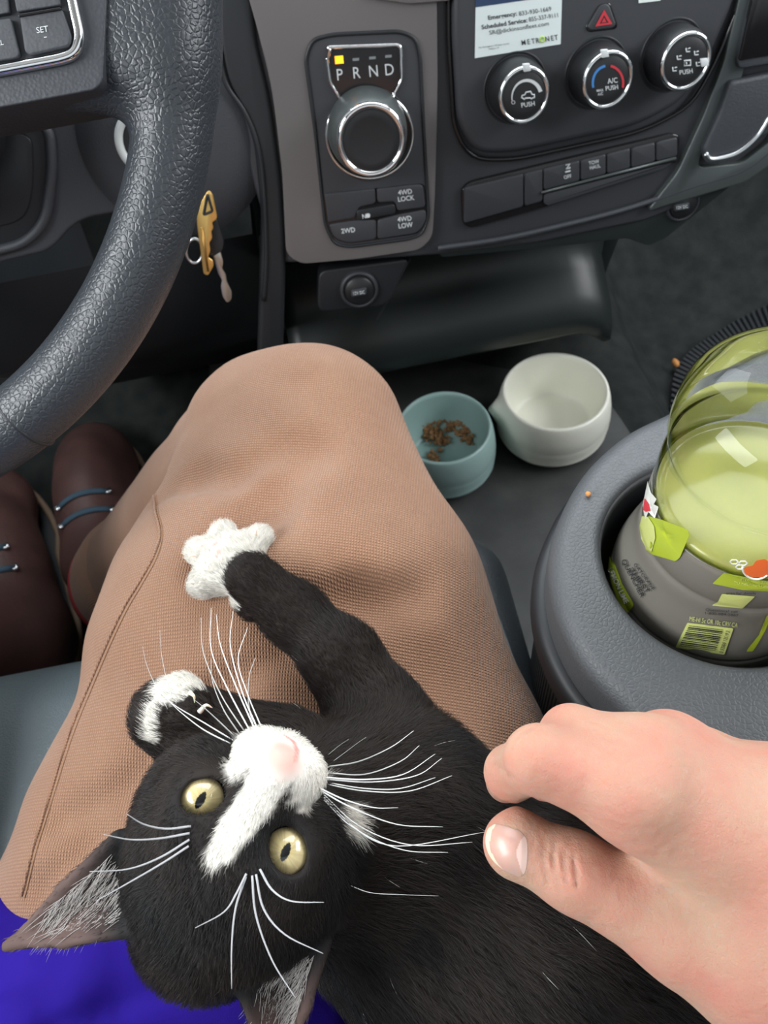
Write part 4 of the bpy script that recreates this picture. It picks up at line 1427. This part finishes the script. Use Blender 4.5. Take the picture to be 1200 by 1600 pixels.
Sf.ripple(lambda x, y, z: .0016 * np.sin(150 * (y + z) + 14 * x + 1.6 * np.sin(22 * x)) * np.sin(16 * x + 1) + .0012 * np.sin(60 * x + 40 * y) * np.sin(45 * z + 30 * x))
shirt = Sf.build('shirt', mat('purple_knit', (.018, .006, .20), .85, bumps=[('noise', 1500, .3, .0004)], spec=.12, mott=(60, (.023, .008, .245), .5)), person, 3)
shirt['label'] = 'bright purple shirt'

# ---------------------------------------------------------------- boots
leather = mat('boot_leather', (.060, .030, .026), .5, bumps=[('noise', 260, .35, .001)], mott=(30, (.10, .045, .040), .6))
welt_m = mat('boot_welt', (.26, .175, .115), .7)
sole_m = MT['darker']
lace_m = mat('blue_lace', (.035, .075, .11), .8)
def boot(heel, toe, z0, wd, ank_dir, label):
    heel, toe = np.array((*heel, z0)), np.array((*toe, z0))
    d = toe - heel
    L = np.linalg.norm(d)
    d /= L
    s = np.cross((0, 0, 1), d)
    lo, hi = bounds([heel, toe, heel + ank_dir], .09)
    B = Field(lo, hi, .004)
    up = np.array((0, 0, 1.))
    B.cone(heel + up * .05 + d * .04, heel + up * .045 + d * (L * .55), wd * .42, wd * .44, .02)
    B.ell(heel + d * (L - .075) + up * .035, (.08, wd * .52, .045), np.array([d, s, up]), .02)
    B.ell(heel + d * (L * .5) + up * .06, (.10, wd * .42, .05), np.array([d, s, up]), .02)
    B.cone(heel + up * .06 + d * .045, heel + ank_dir, wd * .40, wd * .42, .025)
    B.rbox(heel + d * L * .5 + up * -.05, (L, wd * 2, .05), .002, np.array([d, s, up]), .002, sub=True)
    b = B.build('boot', leather, person, 2)
    b['label'] = label
    # sole and welt follow the outline of the foot
    outl_ = []
    for t in np.linspace(0, 2 * math.pi, 60, endpoint=False):
        c_, s_ = math.cos(t), math.sin(t)
        yy = wd * (.50 if c_ < 0 else .56) * (1 - .10 * math.exp(-((c_ + .25) / .35) ** 2)) * s_
        outl_.append(heel + d * (L * .5 + L * .53 * (abs(c_) ** .8) * (1 if c_ > 0 else -1)) + s * yy)
    slab3('sole', [p + up * .006 for p in outl_], up, .026, sole_m, b, .004, 3)
    tube('welt', [p + up * .009 for p in outl_], .0042, welt_m, b, 8, True)
    bb = bvh_of(b)
    for k in range(2):
        pos = heel + d * (L * (.30 + .09 * k)) + up * .2
        q = []
        for w_ in np.linspace(-.55, .55, 9):
            o_ = pos + s * wd * .5 * w_
            loc, n_, i_, ds = bb.ray_cast(Vector(o_), Vector((0, 0, -1)))
            if loc is not None:
                q.append(np.array(loc) + np.array(n_) * .002)
        if len(q) > 3:
            tube('lace', q, .0034, lace_m, b, 8, flat=.5)
            for e_ in (q[0], q[-1]):
                lathe('eyelet', [(.0015, 0), (.0042, .0005), (.0042, .0025), (.002, .003)], e_, (0, 0, 1), MT['satin'], b, 12)
    return b
boot((-.325, .445), (-.375, .72), .03, .105, np.array((.045, -.025, .105)), 'brown boot farther under the dash, its leg in the trouser hem')
boot(Z(70, 1075, .075)[:2], Z(-40, 760, .075)[:2], .06, .135, np.array((-.06, -.02, .16)), 'brown boot nearer the seat with tan welt')

# ================================================================ kitten
def camv(x, y, z):      # camera-space offset (right, up, away) -> world
    return x * CI + y * CJ + z * CF
HCN = P(370, 1340, .25)
nose0 = P(447, 1170, .222)
hf = (nose0 - HCN) / np.linalg.norm(nose0 - HCN)
hs_ = camv(.864, -.503, 0)
hs_ = hs_ - hf * (hs_ @ hf)
hs_ /= np.linalg.norm(hs_)
hu = np.cross(hf, hs_)
if hu @ camv(0, 0, -1) < 0:
    hu = -hu
HR_ = np.array([hs_, hu, hf])
def HP(s, u, f):
    return HCN + (s * hs_ + u * hu + f * hf) * .001
NL = np.linalg.norm(nose0 - HCN) * 1000
shoulder, chest = P(612, 1205, .305), P(640, 1290, .300)
mid, rump = P(860, 1470, .292), P(1120, 1640, .292)
def on_leg(x, y, r):
    """centre of a limb of radius r resting on the trousers, seen at a pixel"""
    l, n_ = hit(tb_, x, y)
    t = (l - CAM) @ CF
    return P(x, y, t - r * 1.02)
K_lo, K_hi = bounds([HP(-60, 0, 0), HP(60, 0, 0), P(300, 830, .36), P(230, 1100, .3), P(1140, 1660, .3), P(430, 1680, .25), P(20, 1480, .25), P(700, 1250, .27), P(560, 950, .34)], .03)
K_hi = np.minimum(K_hi, P(1180, 1240, .26).max() + 1)
K = Field(K_lo, K_hi, .00125)
tail_dir = rump - chest
tail_dir = tail_dir / np.linalg.norm(tail_dir)
def m_(zone, flow, ln=.007):
    f_ = np.array(flow, float)
    return dict(zone=zone, flow=f_ / (np.linalg.norm(f_) + 1e-9), ln=ln)
# trunk
K.cone(chest, mid, .0385, .0455, .02, m_('body', tail_dir, .0095))
K.cone(mid, rump, .0455, .045, .02, m_('body', tail_dir, .0095))
K.cone(rump, P(1300, 1800, .30), .045, .040, .02, m_('body', tail_dir, .0095))
K.cone(P(610, 1400, .302), P(800, 1590, .302), .040, .044, .025, m_('body', tail_dir, .0095))
K.cone(HCN, chest, .028, .034, .018, m_('neck', chest - HCN, .008))
K.cone(HCN, shoulder, .024, .026, .018, m_('neck', shoulder - HCN, .008))
# skull, cheeks, muzzle
K.ell(HP(0, 8, -15), (.027, .029, .029), HR_, .012, m_('head', -hf, .006))
K.ell(HP(0, 0, -1), (.0355, .0325, .0345), HR_, .01, m_('head', -hf, .0042))
for s in (-1, 1):
    K.ell(HP(s * 18, -7, 9), (.0195, .0195, .0215), HR_, .012, m_('head', -hf + s * .3 * hs_, .0055))
    K.ell(HP(s * 14, 16, 22), (.0105, .0085, .010), HR_, .008, m_('head', -hf + .2 * hu, .003))
    K.ell(HP(s * 6.2, -4.0, NL - 13), (.0094, .0085, .0105), HR_, .005, m_('muzzle', -hf + s * .6 * hs_, .0028))
K.cone(HP(0, 13, 24), HP(0, 3.0, NL - 9), .0115, .0062, .008, m_('bridge', -hf + .3 * hu, .0026))
K.ell(HP(0, 1.0, NL - 4.8), (.0052, .0036, .0042), HR_, .0025, m_('nose', -hf, .0006))
K.ell(HP(0, -12, NL - 17), (.0085, .0065, .009), HR_, .006, m_('chin', -hu, .004))
# ears: a curved fan of thin cones
ear_geo = []
for s, tip in ((-1, (-54, 38, -37)), (1, (43, 36, -38))):
    b0, b1 = np.array((s * 38., 11, -1)), np.array((s * 20., 30, -12))
    tipv = np.array(tip, float)
    opening = np.array((s * .15, .55, .80))
    opening /= np.linalg.norm(opening)
    tp = HP(*tipv)
    fl_ = tp - HP(*((b0 + b1) / 2))
    arcs = []
    for q in np.linspace(0, 1, 11):
        b = b0 + (b1 - b0) * q - opening * 9 * math.sin(math.pi * q)
        arcs.append(b)
        mid_e = (b * .48 + tipv * .52) + (b - (b0 + b1) / 2) * .10
        K.cone(HP(*b), HP(*mid_e), .0023, .0015, .0025, m_('ear', fl_, .0035))
        K.cone(HP(*mid_e), tp, .0015, .0008, .002, m_('ear', fl_, .003))
    ear_geo.append((s, HR_.T @ opening, b0, b1, tipv, fl_))
# outstretched right foreleg
leg = [(shoulder, .0250), (on_leg(588, 1120, .018), .0190), (on_leg(535, 1030, .0155), .0150), (on_leg(462, 962, .0125), .0122), (on_leg(395, 905, .0115), .0112)]
for (a, ra), (b, rb) in zip(leg[:-1], leg[1:]):
    K.cone(a, b, ra, rb, .010, m_('limb', b - a, .0058))
K.ell(on_leg(394, 950, .006), (.006, .006, .006), None, .004, m_('limb', leg[4][0] - leg[3][0], .004))
K.ell(on_leg(382, 938, .006), (.0055, .0055, .0055), None, .003, m_('paw', leg[4][0] - leg[3][0], .0035))
palm = on_leg(362, 882, .011)
K.ell(palm, (.0148, .0148, .0112), None, .006, m_('paw', leg[4][0] - leg[3][0], .0042))
toes = [((313, 862), .0068), ((349, 836), .0066), ((404, 842), .0064), ((318, 911), .0066)]
toe_pts = []
for (x, y), r in toes:
    e_ = on_leg(x, y, r + .003)
    K.cone(palm, e_, .0078, r + .0002, .006, m_('paw', e_ - palm, .0042))
    toe_pts.append(e_)
# folded left foreleg behind the head
lb = [P(440, 1180, .292), P(320, 1150, .290), P(262, 1120, .288)]
for i, (ra, rb) in enumerate(((.019, .0150), (.0150, .0135))):
    K.cone(lb[i], lb[i + 1], ra, rb, .01, m_('limb', lb[i + 1] - lb[i], .005))
K.cone(P(262, 1112, .288), P(284, 1086, .282), .0108, .0078, .006, m_('paw', lb[2] - lb[1], .004))
K.cone(P(270, 1110, .282), P(306, 1108, .278), .008, .0062, .004, m_('limb2', lb[2] - lb[1], .004))
# eye sockets
eyes = []
for ex, ey in ((318, 1245), (449, 1328)):
    t = K.march(ex, ey)
    ctr = P(ex, ey, t) + .0062 * ray(ex, ey) / np.linalg.norm(ray(ex, ey))
    eyes.append(ctr)
ER = .0087
for c in eyes:
    K.ell(c, (ER + .0022,) * 3, None, .006, m_('lid', -hf, .0015))
for c in eyes:
    d = (CAM - c) / np.linalg.norm(CAM - c)
    v_up = hu - d * (hu @ d)
    v_up /= np.linalg.norm(v_up)
    v_s = hs_ - d * (hs_ @ d)
    v_s /= np.linalg.norm(v_s)
    sg = 1 if c is eyes[0] else -1
    lx_ = math.cos(.66) * sg * v_s - math.sin(.66) * v_up
    Rr = np.array([lx_, np.cross(d, lx_), d])
    K.ell(c + d * .0085, (.0074, .0053, .008), Rr, .0016, sub=True)
    K.ell(c, (ER,) * 3, None, .0006, sub=True)
kitten_m = mat('kitten_coat', (.02, .018, .017), .75, attr='coat', spec=.25)
kit = K.build('kitten', kitten_m, None, 2)
tag(kit, 'black and white kitten stretching a white paw across the tan trousers', 'kitten')
kb = bvh_of(kit)

# ---- colouring and lie of the coat, computed on the skin
me = kit.data
nv = len(me.vertices)
co = np.zeros(nv * 3, np.float32)
me.vertices.foreach_get('co', co)
co = co.reshape(-1, 3).astype(float)
no = np.zeros(nv * 3, np.float32)
me.vertices.foreach_get('normal', no)
no = no.reshape(-1, 3).astype(float)
ds = np.stack([fn(co[:, 0], co[:, 1], co[:, 2]) for fn, _ in K.prims], 1)
wgt = np.exp(-np.maximum(ds - ds.min(1, keepdims=True), 0) / .003)
wgt /= wgt.sum(1, keepdims=True)
flow = sum(wgt[:, [i]] * K.prims[i][1]['flow'] for i in range(len(K.prims)))
length = sum(wgt[:, i] * K.prims[i][1]['ln'] for i in range(len(K.prims)))
zones = [q[1]['zone'] for q in K.prims]
zn = ds.argmin(1)
def zone_is(*names):
    ok = np.array([z in names for z in zones])
    return ok[zn]
rel = (co - HCN) @ HR_.T * 1000     # head frame in mm
def noise3(p, sc, seed=0):
    r = np.random.default_rng(seed)
    out_ = np.zeros(len(p))
    for i in range(5):
        k = r.normal(0, 1, 3) * sc
        out_ += np.sin(p @ k + r.uniform(0, 6.28))
    return out_ / 5
BLACK = np.array((.0062, .0058, .0060))
BROWN = np.array((.025, .0185, .0155))
WHITE = np.array((.72, .69, .63))
PINK = np.array((.68, .42, .36))
n_low = noise3(co, 120)
coat = BLACK + (BROWN - BLACK) * np.clip(.45 + .9 * n_low, 0, 1)[:, None]
limb = zone_is('limb', 'limb2') | zone_is('neck')
coat[limb] = (BROWN * 1.05)[None] * (.8 + .25 * n_low[limb][:, None])
hd_ = zone_is('head', 'lid', 'bridge', 'muzzle', 'chin', 'nose')
# blaze: follows a line up the nose onto the forehead
bl = [((440, 1190), .0075), ((415, 1222), .0066), ((393, 1258), .0060), ((368, 1292), .0054), ((348, 1322), .0042), ((333, 1346), .0026)]
bp = [(hit(kb, *p)[0], r) for p, r in bl]
wb_ = np.full(nv, 1.0)
for (a, ra), (b, rb) in zip(bp[:-1], bp[1:]):
    ab = b - a
    h = np.clip(((co - a) @ ab) / (ab @ ab), 0, 1)
    wb_ = np.minimum(wb_, np.linalg.norm(co - a - h[:, None] * ab, axis=1) - (ra + (rb - ra) * h))
mz = np.linalg.norm((rel - np.array((0, -5, NL - 12))) / np.array((19.5, 12.6, 15.5)), axis=1)
wm = (mz - 1) * .012
chn = np.linalg.norm((rel - np.array((0, -20, 24))) / np.array((18, 10, 20)), axis=1)
wm = np.minimum(wm, (chn - 1) * .012)
cheek = hit(kb, 552, 1280)[0]
if cheek is not None:
    wm = np.minimum(wm, np.linalg.norm(co - cheek, axis=1) - .006)
white = np.where(hd_, np.minimum(wb_, wm), 1) + .0010 * noise3(co, 900, 3)
wmask = np.clip(.5 - white / .0012, 0, 1)
paw = zone_is('paw')
wmask[paw] = 1
# white back edge of the folded paw, its backlit rim painted into the coat
for e_x, e_y in ((234, 1150), (232, 1130), (236, 1108), (248, 1090), (262, 1078)):
    l, n_ = hit(kb, e_x + 3, e_y)
    if l is not None:
        wmask = np.maximum(wmask, np.where(limb, np.clip(.5 - (np.linalg.norm(co - l, axis=1) - .0034) / .001, 0, 1), 0))
coat = coat + (WHITE - coat) * wmask[:, None]
# skin that shows pink: nose leather, gaps between the toes
nosec = HP(0, 1.5, NL - 3)
dn = np.linalg.norm((co - nosec) @ HR_.T / np.array((.0066, .0062, .0085)), axis=1)
pk = np.clip((1.15 - dn) / .55, 0, 1)
for (x, y), r in (((341, 862), .0022), ((336, 850), .0016), ((316, 853), .0014)):
    l, n_ = hit(kb, x, y)
    if l is not None:
        pk = np.maximum(pk, np.clip((r * 1.4 - np.linalg.norm(co - l, axis=1)) / r, 0, 1))
coat = coat + (PINK - coat) * pk[:, None]
# dark nostril slit and mouth
for pts_ in ([(447, 1150), (458, 1158), (464, 1172), (462, 1186)], ):
    q = [hit(kb, *p)[0] for p in pts_]
    for a, b in zip(q[:-1], q[1:]):
        if a is None or b is None:
            continue
        h = np.clip(((co - a) @ (b - a)) / ((b - a) @ (b - a)), 0, 1)
        d_ = np.linalg.norm(co - a - h[:, None] * (b - a), axis=1)
        k_ = np.clip((.0011 - d_) / .0007, 0, 1)[:, None]
        coat = coat + (np.array((.62, .26, .23)) - coat) * k_ * .95
        pk = np.maximum(pk, k_[:, 0])
# inside of the ears
ear = zone_is('ear')
inner = np.zeros(nv, bool)
for s, op, b0, b1, tv, fl_ in ear_geo:
    side = (rel[:, 0] * s > 0)
    inner |= ear & side & (no @ op > .15)
far = np.clip((np.linalg.norm(rel[inner], axis=1) - 40) / 14, 0, 1)[:, None]
coat[inner] = (BLACK * 1.6) * (1 - far) + np.array((.105, .068, .060)) * (1 + .3 * n_low[inner][:, None]) * far
# rims of the eyes stay dark and bare
bare = np.zeros(nv)
for c in eyes:
    dd = np.linalg.norm(co - c, axis=1)
    bare = np.maximum(bare, np.clip((ER + .0021 - dd) / .0012, 0, 1))
coat = np.where(bare[:, None] > .3, np.array((.014, .011, .010)), coat)
ca = me.color_attributes.new('coat', 'FLOAT_COLOR', 'POINT')
ca.data.foreach_set('color', np.c_[coat, np.ones(nv)].astype(np.float32).ravel())

# ---- fur: single hairs grown from the skin
me.calc_loop_triangles()
tri_ = np.zeros(len(me.loop_triangles) * 3, np.int32)
me.loop_triangles.foreach_get('vertices', tri_)
tri_ = tri_.reshape(-1, 3)
A, B, C_ = co[tri_[:, 0]], co[tri_[:, 1]], co[tri_[:, 2]]
ar = np.linalg.norm(np.cross(B - A, C_ - A), axis=1) / 2
dens = np.ones(len(tri_))
tz = zn[tri_[:, 0]]
zmul = {'head': 2.2, 'muzzle': 2.6, 'bridge': 2.6, 'chin': 2.2, 'lid': 1.5, 'paw': 2.4, 'nose': 0.0, 'ear': 1.2, 'limb': 1.6, 'limb2': 1.8, 'neck': 1.5, 'body': 1.0}
dens = np.array([zmul[z] for z in zones])[tz]
tp_ = pk[tri_].max(1)
dens = dens * (1 - np.clip(tp_ * 1.2, 0, 1)) * (bare[tri_].max(1) < .2)
dens = np.where(inner[tri_].any(1), .22, dens)
NH = 150000
pw = ar * dens
ti = rng.choice(len(tri_), NH, p=pw / pw.sum())
r1, r2 = np.sqrt(rng.random(NH)), rng.random(NH)
wts = np.stack([1 - r1, r1 * (1 - r2), r1 * r2], 1)
def interp(arr):
    q = arr[tri_[ti]]
    return (q * (wts[..., None] if arr.ndim == 2 else wts)).sum(1)
root, nrm, flw, ln, colr = interp(co), interp(no), interp(flow), interp(length), interp(coat)
wm_h = interp(wmask)
nrm /= np.linalg.norm(nrm, axis=1, keepdims=True) + 1e-9
clump = np.stack([noise3(root, 260, 11 + i) for i in range(3)], 1)
flw = flw + .35 * clump + rng.normal(0, .16, (NH, 3))
flw = flw - nrm * (flw * nrm).sum(1, keepdims=True)
flw /= np.linalg.norm(flw, axis=1, keepdims=True) + 1e-9
ln = ln * rng.uniform(.55, 1.15, NH)
lift = .42 + .25 * rng.random(NH)
NP = 5
pts = np.zeros((NH, NP, 3), np.float32)
for k in range(NP):
    s = k / (NP - 1)
    pts[:, k] = root - nrm * .0004 + nrm * (ln * lift * (s - .38 * s * s))[:, None] + flw * (ln * (.72 * s + .22 * s * s))[:, None]
rad0 = np.where(wm_h > .5, .000060, .000068)
radp = np.stack([rad0 * f_ for f_ in (1, 1, .85, .6, .18)], 1).astype(np.float32)
colr = colr * rng.uniform(.7, 1.35, (NH, 1))
colr = np.clip(colr, 0, .92)
# a few long pale guard hairs scattered on the foreleg and chest
pale = (rng.random(NH) < .0004) & (wm_h < .3) & (ln > .0045)
colr[pale] = (.62, .60, .56)
radp[pale] *= 1.25
fc = bpy.data.hair_curves.new('fur')
fc.add_curves([NP] * NH)
fc.points.foreach_set('position', pts.ravel())
ra_ = fc.attributes.get('radius') or fc.attributes.new('radius', 'FLOAT', 'POINT')
ra_.data.foreach_set('value', radp.ravel())
cc = fc.attributes.new('coat', 'FLOAT_COLOR', 'CURVE')
cc.data.foreach_set('color', np.c_[colr, np.ones(NH)].astype(np.float32).ravel())
fur_m = mat('fur', (.02, .018, .017), .42, attr='coat', spec=.28)
fur = link('fur', fc, fur_m, kit, False)
fur['kind'] = 'stuff'
SC.cycles_curves.shape = 'RIBBONS'
# pale hair tufts inside the ears
tp = []
for s, op, b0, b1, tv, fl_ in ear_geo:
    for _ in range(800):
        q = rng.random()
        b = b0 + (b1 - b0) * (.12 + .76 * q) - 0
        h0 = .05 + .6 * rng.random()
        base = b * (1 - h0) + tv * h0
        o_ = HP(*base)
        loc, n_, i_, dd = kb.ray_cast(Vector(o_ + op * .012), Vector(-op))
        if loc is None:
            continue
        loc = np.array(loc)
        dir_ = fl_ / np.linalg.norm(fl_) * .75 + op * .28 - hs_ * s * .35 + rng.normal(0, .14, 3)
        L_ = rng.uniform(.006, .013)
        for k in range(5):
            t_ = k / 4
            tp.append(loc + dir_ * L_ * t_ - op * .0022 * t_ * t_)
tp = np.array(tp, np.float32)
nt_ = len(tp) // 5
tc_ = bpy.data.hair_curves.new('ear_tufts')
tc_.add_curves([5] * nt_)
tc_.points.foreach_set('position', tp.ravel())
ra_ = tc_.attributes.get('radius') or tc_.attributes.new('radius', 'FLOAT', 'POINT')
ra_.data.foreach_set('value', np.tile(np.array((.0001, .0001, .00008, .00005, .00001), np.float32), nt_))
tf = link('ear_tufts', tc_, mat('tuft', (.42, .39, .37), .5), kit, False)
tf['kind'] = 'stuff'

# ---- eyes
def eye_mat():
    m = bpy.data.materials.new('kitten_eye')
    m.use_nodes = True
    nt = m.node_tree
    b = nt.nodes['Principled BSDF']
    b.inputs['Roughness'].default_value = .25
    b.inputs['Coat Weight'].default_value = 1
    b.inputs['Coat Roughness'].default_value = .02
    at = nt.nodes.new('ShaderNodeAttribute')
    at.attribute_name = 'iris'
    nt.links.new(at.outputs['Color'], b.inputs['Base Color'])
    return m
em = eye_mat()
for ei, c in enumerate(eyes):
    d = (CAM - c) / np.linalg.norm(CAM - c)
    gaze = d + camv(-.10, -.12, 0) * (1 if ei == 0 else .6)
    gaze /= np.linalg.norm(gaze)
    vu = hu - gaze * (hu @ gaze)
    vu /= np.linalg.norm(vu)
    vr = np.cross(vu, gaze)
    v, f, cols = [], [], []
    n1, n2 = 72, 72
    for i in range(n1):
        th_ = math.pi * .5 * ((i + .02) / (n1 - 1)) ** 1.0 * 1.5
        for j in range(n2):
            ph = 2 * math.pi * j / n2
            x, y, z = math.sin(th_) * math.cos(ph), math.sin(th_) * math.sin(ph), math.cos(th_)
            bulge = 1 + .05 * math.exp(-(th_ / .5) ** 2)
            v.append(c + (ER - .0002) * bulge * (x * vr + y * vu + z * gaze))
            r_ = math.hypot(x, y)
            slit = (x / (.14 * max(.02, 1 - (y / .31) ** 2) ** .6)) ** 2 if abs(y) < .31 else 9
            fib = .5 + .5 * math.sin(ph * 23 + 3 * math.sin(ph * 7))
            if z < 0 or r_ > .86:
                col = (.30, .36, .40) if r_ < .95 else (.05, .05, .06)
            elif r_ > .79:
                col = (.035, .034, .03)
            else:
                k = min(1, r_ / .79)
                base = np.array((.50, .40, .17)) * (1 - k) + np.array((.66, .54, .29)) * k
                col = tuple(base * (.82 + .22 * fib))
            if slit < 1:
                col = (.004, .004, .005)
            cols.append((*col, 1))
    for i in range(n1 - 1):
        for j in range(n2):
            f.append((i * n2 + j, (i + 1) * n2 + j, (i + 1) * n2 + (j + 1) % n2, i * n2 + (j + 1) % n2))
    eo = mk('eye', v, f, em, kit)
    a_ = eo.data.color_attributes.new('iris', 'FLOAT_COLOR', 'POINT')
    a_.data.foreach_set('color', np.array(cols, np.float32).ravel())
    eo['label'] = 'yellow-green eye with slit pupil'

# ---- whiskers and claws
wk = mat('whisker', (.86, .86, .84), .35)
wbrow = mat('whisker_grey', (.42, .42, .43), .4)
def whisker(pts_, t1, r=.00025, mt=wk, lift=0):
    l, n_ = hit(kb, *pts_[0])
    t0 = (l - CAM) @ CF if l is not None else .23
    n = len(pts_)
    q = []
    for i, p in enumerate(pts_):
        k = i / (n - 1)
        q.append(P(p[0], p[1], t0 - .0004 + (t1 - t0) * (k ** 1.2)))
    q = smooth_path(q, 6)
    tube('whisker', q, [r * (1 - .75 * (i / (len(q) - 1)) ** 1.5) for i in range(len(q))], mt, kit, 6)
for pts_ in ([(382, 1143), (345, 1085), (318, 1020), (314, 965)], [(390, 1141), (355, 1075), (330, 1015), (330, 950)], [(398, 1139), (372, 1080), (345, 1010), (338, 960)], [(402, 1138), (378, 1080), (360, 1010), (364, 955)],
             [(408, 1136), (385, 1080), (372, 1030), (387, 980)], [(375, 1148), (350, 1110), (332, 1065), (330, 1030)], [(396, 1136), (388, 1095), (390, 1055), (399, 1028)]):
    whisker(pts_, .25)
for pts_ in ([(366, 1158), (320, 1130), (270, 1100), (240, 1070)], [(368, 1152), (340, 1125), (318, 1105), (303, 1093)], [(360, 1162), (318, 1140), (285, 1115), (262, 1094)]):
    whisker(pts_, .245)
for pts_ in ([(262, 1108), (240, 1065), (228, 1035), (223, 1010)], [(270, 1092), (260, 1060), (252, 1020), (250, 985)]):
    whisker(pts_, .262, .00011)
for pts_ in ([(512, 1198), (560, 1190), (610, 1168), (646, 1142)], [(514, 1208), (570, 1210), (625, 1190), (655, 1165)], [(508, 1215), (570, 1218), (630, 1210), (680, 1178)], [(510, 1218), (580, 1222), (650, 1212), (690, 1185)],
             [(512, 1226), (570, 1236), (640, 1236), (706, 1212)], [(516, 1224), (570, 1232), (625, 1232), (680, 1215)], [(500, 1232), (540, 1250), (585, 1262), (622, 1262)], [(502, 1236), (550, 1262), (620, 1288), (692, 1292)],
             [(504, 1240), (560, 1290), (640, 1320), (738, 1316)], [(506, 1246), (560, 1298), (630, 1328), (700, 1332)], [(506, 1250), (550, 1292), (620, 1322), (758, 1300)]):
    whisker(pts_, .232)
for pts_ in ([(520, 1190), (540, 1175), (560, 1160), (572, 1152)], [(512, 1180), (530, 1165), (545, 1155)], [(548, 1384), (580, 1395), (630, 1398), (686, 1400)]):
    whisker(pts_, .238, .00012)
for pts_ in ([(298, 1291), (260, 1295), (225, 1288), (198, 1272)], [(296, 1302), (250, 1310), (205, 1312), (162, 1304)], [(296, 1312), (250, 1340), (200, 1358), (140, 1362)], [(295, 1322), (255, 1348), (200, 1380), (150, 1408)],
             [(385, 1365), (370, 1395), (350, 1425), (305, 1450)], [(384, 1370), (368, 1420), (362, 1480), (362, 1545)], [(394, 1368), (400, 1430), (425, 1500), (462, 1560)], [(400, 1366), (412, 1420), (445, 1460), (505, 1490)],
             [(406, 1358), (425, 1390), (455, 1408), (506, 1410)]):
    whisker(pts_, .205, .00036, wbrow)
claw_m = mat('claw', (.82, .74, .62), .3, sss=.001)
def claw(a, b, c, t, r):
    q = smooth_path([P(*a, t), P(*b, t - .001), P(*c, t)], 6)
    tube('claw', q, [r * (1 - .85 * i / (len(q) - 1)) for i in range(len(q))], claw_m, kit, 8)
tt = lambda i: ((toe_pts[i] - CAM) @ CF) - .011
claw((335, 838), (330, 830), (328, 822), tt(1), .0008)
claw((399, 836), (400, 828), (401, 821), tt(2), .0008)
claw((303, 911), (297, 910), (292, 911), tt(3), .0008)
claw((305, 868), (299, 868), (294, 872), tt(0), .0007)
claw((312, 1112), (322, 1102), (332, 1106), .272, .0011)
claw((296, 1082), (303, 1088), (304, 1098), .272, .0009)
